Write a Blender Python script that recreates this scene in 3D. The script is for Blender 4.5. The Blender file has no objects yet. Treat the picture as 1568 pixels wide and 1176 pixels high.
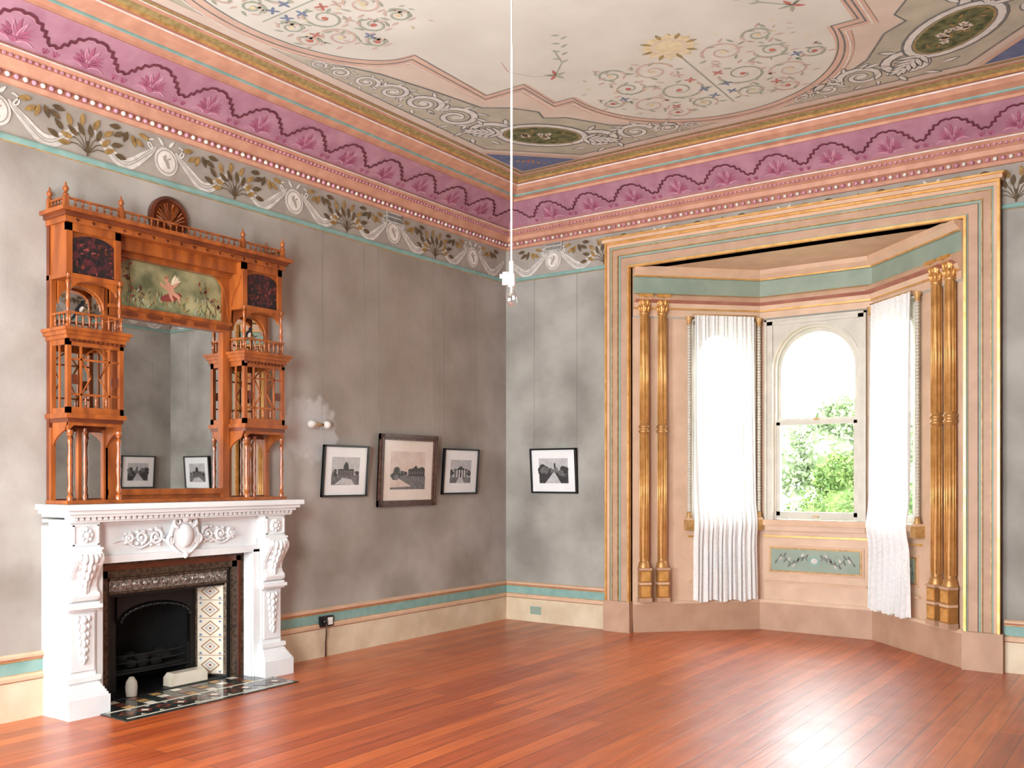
import bpy, bmesh, math, random
from mathutils import Vector, Matrix
random.seed(7)
scene=bpy.context.scene
scene.view_settings.view_transform='Standard'
try: scene.view_settings.look='None'
except Exception: pass
pi=math.pi; cos=math.cos; sin=math.sin

# ------------------------------------------------------------ materials
def lin(c):
    o=[]
    for v in c:
        v=v/255.0
        o.append(v/12.92 if v<=0.04045 else ((v+0.055)/1.055)**2.4)
    return (o[0],o[1],o[2],1.0)
MATS={}
def mat(name,c1,c2=None,scale=6,rough=.6,metal=0,bump=0,bscale=30,stretch=(1,1,1),coat=0,lo=.35,hi=.65,spec=.5,detail=5):
    m=bpy.data.materials.new(name); m.use_nodes=True
    nt=m.node_tree; N=nt.nodes; L=nt.links
    b=N['Principled BSDF']
    b.inputs['Roughness'].default_value=rough
    b.inputs['Metallic'].default_value=metal
    b.inputs['Specular IOR Level'].default_value=spec
    if coat:
        b.inputs['Coat Weight'].default_value=coat
        b.inputs['Coat Roughness'].default_value=.12
    tc=N.new('ShaderNodeTexCoord'); mp=N.new('ShaderNodeMapping')
    mp.inputs['Scale'].default_value=stretch
    L.new(tc.outputs['Object'],mp.inputs['Vector'])
    if c2 is None:
        c2=tuple(max(0,x*.93) for x in c1)
    nz=N.new('ShaderNodeTexNoise'); nz.inputs['Scale'].default_value=scale; nz.inputs['Detail'].default_value=detail
    L.new(mp.outputs[0],nz.inputs['Vector'])
    r=N.new('ShaderNodeValToRGB')
    r.color_ramp.elements[0].position=lo; r.color_ramp.elements[0].color=lin(c1)
    r.color_ramp.elements[1].position=hi; r.color_ramp.elements[1].color=lin(c2)
    L.new(nz.outputs['Fac'],r.inputs['Fac'])
    L.new(r.outputs['Color'],b.inputs['Base Color'])
    if bump:
        n2=N.new('ShaderNodeTexNoise'); n2.inputs['Scale'].default_value=bscale; n2.inputs['Detail'].default_value=4
        L.new(mp.outputs[0],n2.inputs['Vector'])
        bp=N.new('ShaderNodeBump'); bp.inputs['Strength'].default_value=bump; bp.inputs['Distance'].default_value=.01
        L.new(n2.outputs['Fac'],bp.inputs['Height']); L.new(bp.outputs[0],b.inputs['Normal'])
    MATS[name]=m
    return m

wallm=mat('wall_plaster',(170,167,159),(132,127,120),scale=1.9,rough=.85,bump=.4,bscale=9,lo=.32,hi=.68,detail=12)
def wall_left_mat():
    m=mat('wall_plaster_left',(176,169,162),(140,131,122),scale=1.9,rough=.85,bump=.4,bscale=9,lo=.32,hi=.68,detail=12)
    nt=m.node_tree;N=nt.nodes;L=nt.links
    b=N['Principled BSDF']; ramp=[n for n in N if n.type=='VALTORGB'][0]
    geo=N.new('ShaderNodeNewGeometry')
    nz=N.new('ShaderNodeTexNoise'); nz.inputs['Scale'].default_value=5
    L.new(geo.outputs['Position'],nz.inputs['Vector'])
    sc=N.new('ShaderNodeVectorMath'); sc.operation='SCALE'; sc.inputs['Scale'].default_value=.45
    L.new(nz.outputs['Color'],sc.inputs[0])
    ad=N.new('ShaderNodeVectorMath'); ad.operation='ADD'
    L.new(geo.outputs['Position'],ad.inputs[0]); L.new(sc.outputs[0],ad.inputs[1])
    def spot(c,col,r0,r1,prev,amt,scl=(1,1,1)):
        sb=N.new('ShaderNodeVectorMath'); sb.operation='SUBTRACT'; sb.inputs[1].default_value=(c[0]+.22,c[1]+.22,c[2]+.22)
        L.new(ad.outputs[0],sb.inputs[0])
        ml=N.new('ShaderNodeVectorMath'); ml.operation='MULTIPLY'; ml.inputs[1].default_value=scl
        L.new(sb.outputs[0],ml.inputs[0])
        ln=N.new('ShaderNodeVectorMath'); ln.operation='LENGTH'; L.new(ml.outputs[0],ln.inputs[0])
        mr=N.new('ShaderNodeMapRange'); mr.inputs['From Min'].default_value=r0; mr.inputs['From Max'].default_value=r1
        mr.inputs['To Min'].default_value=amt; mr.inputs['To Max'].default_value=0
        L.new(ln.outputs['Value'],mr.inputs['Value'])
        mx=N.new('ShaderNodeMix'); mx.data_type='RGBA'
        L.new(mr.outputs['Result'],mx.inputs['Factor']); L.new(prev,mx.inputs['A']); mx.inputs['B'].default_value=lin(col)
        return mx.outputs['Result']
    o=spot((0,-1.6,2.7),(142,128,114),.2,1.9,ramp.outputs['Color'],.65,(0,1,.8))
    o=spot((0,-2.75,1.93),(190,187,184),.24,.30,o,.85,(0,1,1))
    L.new(o,b.inputs['Base Color'])
    return m
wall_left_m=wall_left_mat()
tan=mat('tan_paint',(190,154,128),(176,140,114),scale=5,rough=.55,bump=.1)
tanb=mat('bay_tan_paint',(218,186,158),(204,172,144),scale=5,rough=.5,bump=.1)
tan2=mat('tan_light_paint',(214,178,148),(200,164,134),scale=5,rough=.55)
gold=mat('gilding',(234,184,112),(208,154,82),scale=12,rough=.33,metal=.45)
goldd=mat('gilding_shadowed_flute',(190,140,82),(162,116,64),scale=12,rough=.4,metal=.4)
goldp=mat('gold_paint',(196,154,96),(160,120,68),scale=20,rough=.45,metal=.15)
teal=mat('teal_paint',(150,164,148),(136,152,136),scale=5,rough=.6)
tealb=mat('teal_bright_paint',(138,172,164),(120,158,150),scale=9,rough=.6)
cream=mat('cream_skirting_paint',(220,204,176),(202,182,152),scale=4,rough=.5)
salmon=mat('salmon_paint',(204,154,128),(188,136,112),scale=9,rough=.6)
salmond=mat('salmon_dark_paint',(176,118,100),(158,100,86),scale=9,rough=.6)
pinkc=mat('mauve_cove_paint',(178,132,146),(160,110,128),scale=6,rough=.7)
pinkl=mat('pale_pink_paint',(204,154,168),(186,132,150),scale=12,rough=.7)
pinkd=mat('rose_palmette_paint',(174,100,126),(156,86,112),scale=12,rough=.7)
maroon=mat('maroon_line_paint',(104,46,58),(90,38,50),rough=.7)
whitep=mat('white_ornament_paint',(226,220,212),(208,200,190),scale=15,rough=.7)
friezeg=mat('frieze_ground_paint',(166,158,148),(150,141,132),scale=5,rough=.8)
swagw=mat('swag_paint',(214,209,202),(186,180,173),scale=18,rough=.8)
leafg=mat('gold_leaf_paint',(164,132,78),(126,98,56),scale=25,rough=.7)
leafd=mat('dark_leaf_paint',(98,78,50),(80,64,44),scale=25,rough=.7)
ceilc=mat('ceiling_field_paint',(214,213,202),(204,202,190),scale=2,rough=.9)
ceilp=mat('ceiling_peach_paint',(212,198,182),(202,186,170),scale=3,rough=.9)
ceils=mat('ceiling_salmon_paint',(210,180,160),(198,168,150),scale=5,rough=.9)
spand=mat('ceiling_spandrel_paint',(188,182,162),(170,166,148),scale=5,rough=.9)
scrolll=mat('scroll_pale_paint',(220,218,210),(202,200,194),scale=15,rough=.9)
scrolld=mat('scroll_grey_paint',(124,126,122),(104,106,104),scale=15,rough=.9)
olive=mat('olive_gold_paint',(168,148,98),(136,116,74),scale=30,rough=.7)
arab=mat('arabesque_green_paint',(166,172,154),(148,156,138),scale=15,rough=.9)
arab2=mat('arabesque_rose_paint',(204,182,168),(188,166,152),scale=15,rough=.9)
redp=mat('red_flower_paint',(194,118,104),(176,108,98),rough=.9)
bluep=mat('blue_flower_paint',(118,134,160),(104,120,146),rough=.9)
bluew=mat('blue_corner_paint',(108,122,154),(92,104,138),scale=10,rough=.9)
yelp=mat('yellow_medallion_paint',(222,212,176),(208,192,152),scale=20,rough=.9)
dgreen=mat('dark_green_medallion_paint',(62,74,46),(120,118,76),scale=16,rough=.9)
marble=mat('white_marble',(228,229,228),(214,215,215),scale=3,rough=.35,bump=.05)
wood=mat('varnished_mahogany',(162,86,34),(124,60,22),scale=5,rough=.28,stretch=(3,3,.6),coat=.3)
woodd=mat('dark_mahogany',(112,52,24),(88,38,18),scale=6,rough=.3,coat=.3)
mirror=mat('mirror_glass',(232,234,233),(230,232,231),rough=.015,metal=1)
bronze=mat('bronze_insert',(104,84,66),(58,46,38),scale=40,rough=.35,metal=.6,bump=.4,bscale=80)
silver=mat('steel_frieze',(180,172,164),(84,76,70),scale=45,rough=.3,metal=.7,bump=.5,bscale=60)
iron=mat('black_iron',(22,21,21),(14,13,13),scale=10,rough=.45,metal=.2)
soot=mat('sooty_brick',(24,22,21),(13,12,11),scale=12,rough=.9)
tilew=mat('glazed_tile_cream',(226,216,198),(214,202,182),scale=8,rough=.15)
tileb=mat('glazed_tile_brown',(166,122,92),(144,108,84),rough=.2)
tiled=mat('hearth_tile_dark',(52,58,56),(36,40,40),scale=6,rough=.12)
tiler=mat('hearth_tile_red',(126,66,50),(100,52,42),scale=6,rough=.15)
black=mat('black_frame_lacquer',(26,25,26),(20,20,20),rough=.3)
brownf=mat('brown_frame_wood',(92,60,46),(60,38,30),scale=30,rough=.35)
mount=mat('mount_card',(232,232,230),(226,226,224),rough=.5,coat=.6)
mountc=mat('mount_card_cream',(222,208,196),(214,200,186),rough=.5,coat=.6)
psky=mat('print_sky',(190,189,188),(168,167,167),scale=20,rough=.5,coat=.5)
pgr=mat('print_ground',(112,109,108),(84,82,81),scale=30,rough=.5,coat=.5)
pdk=mat('print_dark',(54,52,52),(36,36,36),scale=40,rough=.5,coat=.5)
pskyr=mat('print_sky_sepia',(208,190,178),(192,172,158),scale=10,rough=.5,coat=.5)
plasticw=mat('white_ceramic',(238,236,230),(232,230,224),rough=.25)
cordm=mat('white_cord',(236,234,228),(220,216,208),rough=.6)
wire=mat('picture_wire',(164,158,152),(156,150,144),rough=.7)
sash=mat('sash_paint',(206,200,186),(192,186,172),scale=6,rough=.45)
panelcar=mat('dark_embossed_leather',(22,12,16),(84,26,32),scale=26,rough=.5,bump=.6,bscale=40,lo=.48,hi=.66)
paintbg=mat('panel_painting_landscape',(168,162,118),(84,90,62),scale=4.5,rough=.45,coat=.4,lo=.36,hi=.64)
skin=mat('painted_skin',(196,144,118),(176,120,96),rough=.5)
redc=mat('painted_red_cloth',(138,60,54),(112,48,44),rough=.5)
birdb=mat('painted_bird_black',(26,28,34),(20,22,28),rough=.4)
grass=mat('lawn',(104,120,76),(86,104,64),scale=3,rough=.9)
path=mat('gravel_path',(150,148,140),(130,128,120),scale=9,rough=.9)
leafm=mat('shrub_leaf',(112,136,66),(74,102,44),scale=2.5,rough=.7)
leafm2=mat('tree_leaf',(160,172,138),(130,148,110),scale=1.5,rough=.7)
bark=mat('tree_bark',(120,104,86),(96,84,70),scale=12,rough=.9)
extm=mat('exterior_render',(180,170,156),rough=.9)

def floor_mat():
    m=bpy.data.materials.new('varnished_floorboards'); m.use_nodes=True
    nt=m.node_tree;N=nt.nodes;L=nt.links; b=N['Principled BSDF']
    geo=N.new('ShaderNodeNewGeometry')
    mp=N.new('ShaderNodeMapping'); mp.inputs['Rotation'].default_value=(0,0,pi/2)
    L.new(geo.outputs['Position'],mp.inputs['Vector'])
    br=N.new('ShaderNodeTexBrick'); br.offset=.37; br.squash=1
    br.inputs['Scale'].default_value=1
    br.inputs['Brick Width'].default_value=3.1; br.inputs['Row Height'].default_value=.125
    br.inputs['Mortar Size'].default_value=.0028; br.inputs['Mortar Smooth'].default_value=.3
    br.inputs['Color1'].default_value=lin((198,98,40)); br.inputs['Color2'].default_value=lin((156,62,24))
    br.inputs['Mortar'].default_value=lin((72,28,14)); br.inputs['Bias'].default_value=-.1
    L.new(mp.outputs[0],br.inputs['Vector'])
    mp2=N.new('ShaderNodeMapping'); mp2.inputs['Scale'].default_value=(14,.7,1)
    L.new(geo.outputs['Position'],mp2.inputs['Vector'])
    nz=N.new('ShaderNodeTexNoise'); nz.inputs['Scale'].default_value=2.2; nz.inputs['Detail'].default_value=6
    L.new(mp2.outputs[0],nz.inputs['Vector'])
    r=N.new('ShaderNodeValToRGB'); r.color_ramp.elements[0].position=.32; r.color_ramp.elements[0].color=(.66,.58,.52,1)
    r.color_ramp.elements[1].position=.7; r.color_ramp.elements[1].color=(1.1,1.1,1.1,1)
    L.new(nz.outputs['Fac'],r.inputs['Fac'])
    mx=N.new('ShaderNodeMix'); mx.data_type='RGBA'; mx.blend_type='MULTIPLY'; mx.inputs['Factor'].default_value=1
    L.new(br.outputs['Color'],mx.inputs['A']); L.new(r.outputs['Color'],mx.inputs['B'])
    L.new(mx.outputs['Result'],b.inputs['Base Color'])
    n3=N.new('ShaderNodeTexNoise'); n3.inputs['Scale'].default_value=3.5; n3.inputs['Detail'].default_value=5
    L.new(geo.outputs['Position'],n3.inputs['Vector'])
    mr=N.new('ShaderNodeMapRange'); mr.inputs['To Min'].default_value=.32; mr.inputs['To Max'].default_value=.5
    L.new(n3.outputs['Fac'],mr.inputs['Value']); L.new(mr.outputs['Result'],b.inputs['Roughness'])
    b.inputs['Coat Weight'].default_value=.6; b.inputs['Coat IOR'].default_value=1.5
    mr2=N.new('ShaderNodeMapRange'); mr2.inputs['To Min'].default_value=.24; mr2.inputs['To Max'].default_value=.44
    L.new(n3.outputs['Fac'],mr2.inputs['Value']); L.new(mr2.outputs['Result'],b.inputs['Coat Roughness'])
    bp=N.new('ShaderNodeBump'); bp.inputs['Strength'].default_value=.3; bp.inputs['Distance'].default_value=.003
    L.new(br.outputs['Fac'],bp.inputs['Height']); bp.invert=True
    bp2=N.new('ShaderNodeBump'); bp2.inputs['Strength'].default_value=.12; bp2.inputs['Distance'].default_value=.01
    L.new(nz.outputs['Fac'],bp2.inputs['Height']); L.new(bp.outputs[0],bp2.inputs['Normal'])
    L.new(bp2.outputs[0],b.inputs['Normal']); L.new(bp2.outputs[0],b.inputs['Coat Normal'])
    return m
floorm=floor_mat()

def curtain_mat():
    m=bpy.data.materials.new('sheer_lace'); m.use_nodes=True
    nt=m.node_tree;N=nt.nodes;L=nt.links; N.remove(N['Principled BSDF'])
    out=[n for n in N if n.type=='OUTPUT_MATERIAL'][0]
    d=N.new('ShaderNodeBsdfDiffuse'); d.inputs[0].default_value=(.9,.9,.89,1)
    t=N.new('ShaderNodeBsdfTranslucent'); t.inputs[0].default_value=(.8,.8,.79,1)
    tr=N.new('ShaderNodeBsdfTransparent')
    m1=N.new('ShaderNodeMixShader'); m1.inputs[0].default_value=.13
    m2=N.new('ShaderNodeMixShader')
    L.new(d.outputs[0],m1.inputs[1]); L.new(t.outputs[0],m1.inputs[2])
    tc=N.new('ShaderNodeTexCoord')
    nz=N.new('ShaderNodeTexVoronoi'); nz.inputs['Scale'].default_value=40
    L.new(tc.outputs['Object'],nz.inputs['Vector'])
    mr=N.new('ShaderNodeMapRange'); mr.inputs['To Min'].default_value=.02; mr.inputs['To Max'].default_value=.16
    L.new(nz.outputs['Distance'],mr.inputs['Value']); L.new(mr.outputs['Result'],m2.inputs[0])
    L.new(m1.outputs[0],m2.inputs[1]); L.new(tr.outputs[0],m2.inputs[2]); L.new(m2.outputs[0],out.inputs[0])
    return m
curtm=curtain_mat()
def pane_mat(name,gl):
    m=bpy.data.materials.new(name); m.use_nodes=True
    nt=m.node_tree;N=nt.nodes;L=nt.links; N.remove(N['Principled BSDF'])
    out=[n for n in N if n.type=='OUTPUT_MATERIAL'][0]
    g=N.new('ShaderNodeBsdfGlossy'); g.inputs['Roughness'].default_value=.02
    tr=N.new('ShaderNodeBsdfTransparent'); mx=N.new('ShaderNodeMixShader'); mx.inputs[0].default_value=gl
    L.new(tr.outputs[0],mx.inputs[1]); L.new(g.outputs[0],mx.inputs[2]); L.new(mx.outputs[0],out.inputs[0])
    return m
pane=pane_mat('window_glass',.05); bulbg=pane_mat('bulb_glass',.35)

# ------------------------------------------------------------ mesh builder
def F(o,e,n):
    return lambda s,d,z:(o[0]+e[0]*s+n[0]*d, o[1]+e[1]*s+n[1]*d, z)
WORLD=lambda s,d,z:(s,d,z)
class MB:
    def __init__(s,name,fr=WORLD):
        s.name=name; s.fr=fr; s.V=[]; s.Fc=[]; s.M=[]; s.S=[]; s.mats=[]
    def mi(s,m):
        if m not in s.mats: s.mats.append(m)
        return s.mats.index(m)
    def add(s,vs,fs,m,smooth=False):
        o=len(s.V); s.V+= [s.fr(*v) for v in vs]; k=s.mi(m)
        for f in fs:
            s.Fc.append([o+i for i in f]); s.M.append(k); s.S.append(smooth)
    def box(s,a,b,m):
        x0,y0,z0=a; x1,y1,z1=b
        s.add([(x0,y0,z0),(x1,y0,z0),(x1,y1,z0),(x0,y1,z0),(x0,y0,z1),(x1,y0,z1),(x1,y1,z1),(x0,y1,z1)],
              [(0,3,2,1),(4,5,6,7),(0,1,5,4),(1,2,6,5),(2,3,7,6),(3,0,4,7)],m)
    def prism(s,poly,axis,lo,hi,m,smooth=False):
        n=len(poly)
        if axis=='s': g=lambda p,h:(h,p[0],p[1])
        elif axis=='d': g=lambda p,h:(p[0],h,p[1])
        else: g=lambda p,h:(p[0],p[1],h)
        vs=[g(p,lo) for p in poly]+[g(p,hi) for p in poly]
        s.add(vs,[(i,(i+1)%n,n+(i+1)%n,n+i) for i in range(n)],m,smooth)
        s.add(vs[:n],[tuple(range(n))],m); s.add(vs[n:],[tuple(range(n))],m)
    def lathe(s,c,prof,m,n=12,axis='z',a0=0,a1=2*pi):
        full=abs(a1-a0-2*pi)<1e-6; k=n if full else n+1
        vs=[]
        for r,h in prof:
            for i in range(k):
                a=a0+(a1-a0)*i/n
                p,q=r*cos(a),r*sin(a)
                if axis=='z': vs.append((c[0]+p,c[1]+q,c[2]+h))
                elif axis=='d': vs.append((c[0]+p,c[1]+h,c[2]+q))
                else: vs.append((c[0]+h,c[1]+p,c[2]+q))
        fs=[]
        for j in range(len(prof)-1):
            for i in range(n):
                i2=(i+1)%k if full else i+1
                fs.append((j*k+i,j*k+i2,(j+1)*k+i2,(j+1)*k+i))
        s.add(vs,fs,m,True)
    def sphere(s,c,r,m,n=10,k=6):
        if not hasattr(r,'__len__'): r=(r,r,r)
        vs=[];fs=[]
        for j in range(k+1):
            t=-pi/2+pi*j/k
            for i in range(n):
                a=2*pi*i/n
                vs.append((c[0]+r[0]*cos(t)*cos(a),c[1]+r[1]*cos(t)*sin(a),c[2]+r[2]*sin(t)))
        for j in range(k):
            for i in range(n):
                fs.append((j*n+i,j*n+(i+1)%n,(j+1)*n+(i+1)%n,(j+1)*n+i))
        s.add(vs,fs,m,True)
    def tube(s,pts,r,m,n=6):
        pts=[Vector(p) for p in pts]; N=len(pts)
        if not hasattr(r,'__len__'): r=[r]*N
        vs=[]; up=None
        for i,p in enumerate(pts):
            t=(pts[min(i+1,N-1)]-pts[max(i-1,0)]).normalized()
            if up is None:
                up=Vector((0,0,1)) if abs(t.z)<.9 else Vector((1,0,0))
            b=t.cross(up).normalized(); u=b.cross(t).normalized(); up=u
            for k in range(n):
                a=2*pi*k/n; q=p+(b*cos(a)+u*sin(a))*r[i]; vs.append(tuple(q))
        fs=[(j*n+i,j*n+(i+1)%n,(j+1)*n+(i+1)%n,(j+1)*n+i) for j in range(N-1) for i in range(n)]
        fs+= [tuple(range(n)),tuple((N-1)*n+i for i in range(n))]
        s.add(vs,fs,m,True)
    def ribbon(s,pts,w,d,m,closed=False):
        N=len(pts)
        if not hasattr(w,'__len__'): w=[w]*N
        vs=[]
        for i in range(N):
            if closed: a=pts[i-1]; b=pts[(i+1)%N]
            else: a=pts[max(i-1,0)]; b=pts[min(i+1,N-1)]
            p=pts[i]
            t1=(p[0]-a[0],p[1]-a[1]); t2=(b[0]-p[0],b[1]-p[1])
            def nn(t):
                l=math.hypot(*t)
                return (-t[1]/l,t[0]/l) if l>1e-9 else None
            n1=nn(t1); n2=nn(t2)
            if n1 is None: n1=n2 or (0,1)
            if n2 is None: n2=n1
            k=1+n1[0]*n2[0]+n1[1]*n2[1]; k=max(k,.5)
            nx,ny=(n1[0]+n2[0])/k,(n1[1]+n2[1])/k
            h=w[i]/2
            vs.append((p[0]+nx*h,d,p[1]+ny*h)); vs.append((p[0]-nx*h,d,p[1]-ny*h))
        R=range(N) if closed else range(N-1)
        s.add(vs,[(2*i,2*i+1,2*((i+1)%N)+1,2*((i+1)%N)) for i in R],m)
    def poly(s,pts,d,m):
        s.add([(p[0],d,p[1]) for p in pts],[tuple(range(len(pts)))],m)
    def leaf(s,c,l,w,ang,d,m):
        ca,sa=cos(ang),sin(ang); pts=[]
        for x,y in [(0,0),(.25,.42),(.5,.5),(.78,.3),(1,0),(.78,-.3),(.5,-.5),(.25,-.42)]:
            X,Y=x*l,y*w; pts.append((c[0]+X*ca-Y*sa,c[1]+X*sa+Y*ca))
        s.poly(pts,d,m)
    def disc(s,c,rx,rz,d,m,ang=0,n=24):
        ca,sa=cos(ang),sin(ang)
        s.poly([(c[0]+rx*cos(t)*ca-rz*sin(t)*sa,c[1]+rx*cos(t)*sa+rz*sin(t)*ca) for t in [2*pi*i/n for i in range(n)]],d,m)
    def build(s,bevel=0,parent=None):
        me=bpy.data.meshes.new(s.name)
        V=[Vector(v) for v in s.V]
        mn=Vector([min(v[i] for v in V) for i in range(3)]); mx=Vector([max(v[i] for v in V) for i in range(3)])
        o=Vector(((mn.x+mx.x)/2,(mn.y+mx.y)/2,mn.z))
        me.from_pydata([tuple(v-o) for v in V],[],s.Fc)
        for m in s.mats: me.materials.append(m)
        me.polygons.foreach_set('material_index',s.M); me.polygons.foreach_set('use_smooth',s.S)
        bm=bmesh.new(); bm.from_mesh(me); bmesh.ops.recalc_face_normals(bm,faces=bm.faces); bm.to_mesh(me); bm.free()
        me.update()
        ob=bpy.data.objects.new(s.name,me); ob.location=o
        scene.collection.objects.link(ob)
        if parent: ob.parent=parent; ob.location=o-parent.location
        if bevel:
            b=ob.modifiers.new('bevel','BEVEL'); b.width=bevel; b.segments=2; b.limit_method='ANGLE'; b.angle_limit=.9
            b.use_clamp_overlap=True
        return ob

def sweep(mb,path,prof,closed=False):
    """path: plan points, interior on the left.  prof: (offset, z, material of the strip to the next point)"""
    P=[Vector(p) for p in path]; N=len(P)
    offs=[]
    for i in range(N):
        def nrm(a,b):
            t=(b-a).normalized(); return Vector((-t.y,t.x))
        if closed or 0<i<N-1:
            n1=nrm(P[i-1],P[i]); n2=nrm(P[i],P[(i+1)%N]); offs.append((n1+n2)/(1+n1.dot(n2)))
        elif i==0: offs.append(nrm(P[0],P[1]))
        else: offs.append(nrm(P[-2],P[-1]))
    for j in range(len(prof)-1):
        d0,z0,m=prof[j]; d1,z1=prof[j+1][0],prof[j+1][1]
        vs=[]
        for i in range(N):
            a=P[i]+offs[i]*d0; b=P[i]+offs[i]*d1
            vs+= [(a.x,a.y,z0),(b.x,b.y,z1)]
        R=range(N) if closed else range(N-1)
        mb.add(vs,[(2*i,2*((i+1)%N),2*((i+1)%N)+1,2*i+1) for i in R],m)
    if not closed:
        for i in (0,N-1):
            mb.add([((P[i]+offs[i]*p[0]).x,(P[i]+offs[i]*p[0]).y,p[1]) for p in prof],[tuple(range(len(prof)))],prof[0][2])

# ------------------------------------------------------------ room dimensions (metres)
W=6.05; D=8.25; H=4.45
FL=F((0,0),(0,-1),(1,0)); FB=F((0,0),(1,0),(0,-1)); FR=F((W,0),(0,-1),(-1,0)); FRE=F((0,-D),(1,0),(0,1))
WALLS=[('left',FL,D),('back',FB,W),('right',FR,D),('rear',FRE,W)]
FC=4.115       # fireplace centre along left wall
# bay
BD=.93; BLx=1.52; BRx=4.48; CLx=2.45; CRx=3.55
r2=math.sqrt(.5); BLEN=BD/r2
FBL=F((BLx,0),(r2,r2),(r2,-r2)); FBR=F((BRx,0),(-r2,r2),(-r2,-r2)); FBC=F((3.0,BD),(1,0),(0,-1))
BH=3.55

# floor
f=MB('floor'); f.box((-.3,-D-.3,-.12),(W+.3,0,0),floorm)
f.prism([(BLx-.1,0),(BRx+.1,0),(CRx+.12,BD+.15),(CLx-.12,BD+.15)],'z',-.12,0,floorm); f.build()
c=MB('ceiling'); c.box((-.3,-D-.3,H),(W+.3,.3,H+.2),ceilp); c.build()
# walls
w=MB('wall_left',FL)
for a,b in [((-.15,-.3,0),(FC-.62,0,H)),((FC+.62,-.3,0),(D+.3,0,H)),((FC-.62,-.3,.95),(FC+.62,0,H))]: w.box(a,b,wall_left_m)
w.build()
w=MB('wall_back',FB)
for a,b in [((0,-.15,0),(BLx-.02,0,H)),((BRx+.02,-.15,0),(W+.3,0,H)),((BLx-.02,-.15,BH),(BRx+.02,0,H))]: w.box(a,b,wallm)
w.build()
w=MB('wall_right',FR); w.box((0,-.3,0),(D+.3,0,H),wallm); w.build()
w=MB('wall_rear',FRE)
RW=[(.7,2.1),(3.0,4.4)]  # invented openings, out of view, added so fill light can enter
for a,b in [((0,-.3,0),(W,0,.8)),((0,-.3,3.2),(W,0,H)),((0,-.3,.8),(.7,0,3.2)),((2.1,-.3,.8),(3.0,0,3.2)),((4.4,-.3,.8),(W,0,3.2))]: w.box(a,b,wallm)
w.build()
for i,(a,b) in enumerate(RW):  # sashes for the added, unseen rear openings
    q=MB('window_%d'%(i+4),FRE)
    for u,v in [((a,-.2,.8),(a+.07,-.1,3.2)),((b-.07,-.2,.8),(b,-.1,3.2)),((a,-.2,.8),(b,-.1,.88)),((a,-.2,3.12),(b,-.1,3.2)),((a,-.18,1.95),(b,-.12,2.0))]: q.box(u,v,sash)
    q.build()

ARCH_TOP=2.98
def arch_wall(mb,s0,s1,z0,z1,a,b,zb,th,m,n=20):
    r=(b-a)/2; cx=(a+b)/2; zs=ARCH_TOP-r
    mb.box((s0,-th,z0),(s1,0,zb),m)
    mb.box((s0,-th,zb),(a,0,z1),m); mb.box((b,-th,zb),(s1,0,z1),m)
    pts=[(cx-r*cos(pi*i/n),zs+r*sin(pi*i/n)) for i in range(n+1)]
    for i in range(n):
        (x0,y0),(x1,y1)=pts[i],pts[i+1]
        mb.prism([(x0,y0),(x1,y1),(x1,z1),(x0,z1)],'d',-th,0,m)
for nm,fr,s0,s1,a,b in [('wall_bay_left',FBL,0,BLEN,.66,1.18),('wall_bay_center',FBC,-.55,.55,-.41,.41),('wall_bay_right',FBR,0,BLEN,.66,1.18)]:
    w=MB(nm,fr); arch_wall(w,s0,s1,0,BH,a,b,1.08,.14,tanb); w.build()
c=MB('ceiling_bay'); c.prism([(BLx-.1,.0),(BRx+.1,.0),(CRx+.12,BD+.15),(CLx-.12,BD+.15)],'z',BH,BH+.1,tanb); c.build()

# windows (sashes)
def window(name,fr,a,b):
    q=MB(name,fr); r=(b-a)/2; cx=(a+b)/2; zs=ARCH_TOP-r; n=20
    def ring(ro,ri,zb,da,db,m):
        pts=[(cx-ro*cos(pi*i/n),zs+ro*sin(pi*i/n)) for i in range(n+1)]
        pin=[(cx-ri*cos(pi*i/n),zs+ri*sin(pi*i/n)) for i in range(n+1)]
        for i in range(n):
            q.prism([pts[i],pts[i+1],pin[i+1],pin[i]],'d',da,db,m)
        q.box((cx-ro,da,zb),(cx-ri,db,zs),m); q.box((cx+ri,da,zb),(cx+ro,db,zs),m)
    ring(r,r-.02,1.08,-.12,-.02,sash)
    ring(r-.02,r-.055,2.04,-.11,-.07,sash)
    q.box((a+.02,-.11,2.04),(b-.02,-.06,2.085),sash)
    q.box((a+.02,-.08,2.02),(b-.02,-.03,2.06),sash)
    q.box((a+.02,-.08,1.13),(a+.055,-.03,2.05),sash); q.box((b-.055,-.08,1.13),(b-.02,-.03,2.05),sash)
    q.box((a+.02,-.08,1.10),(b-.02,-.03,1.17),sash)
    q.box((a-.03,-.14,1.06),(b+.03,.05,1.09),tan2)
    q.box((cx-.03,-.03,1.12),(cx+.03,-.015,1.135),goldp)
    q.box((cx-.02,-.04,2.06),(cx+.02,-.02,2.08),goldp)
    q.poly([(a+.03,1.12),(b-.03,1.12),(b-.03,2.05),(a+.03,2.05)],-.055,pane)
    q.poly([(cx-(r-.03)*cos(pi*i/n),zs+(r-.03)*sin(pi*i/n)) for i in range(n+1)]+[(b-.03,2.05),(a+.03,2.05)],-.09,pane)
    q.build()
window('window_1',FBL,.66,1.18); window('window_2',FBC,-.41,.41); window('window_3',FBR,.66,1.18)

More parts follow.
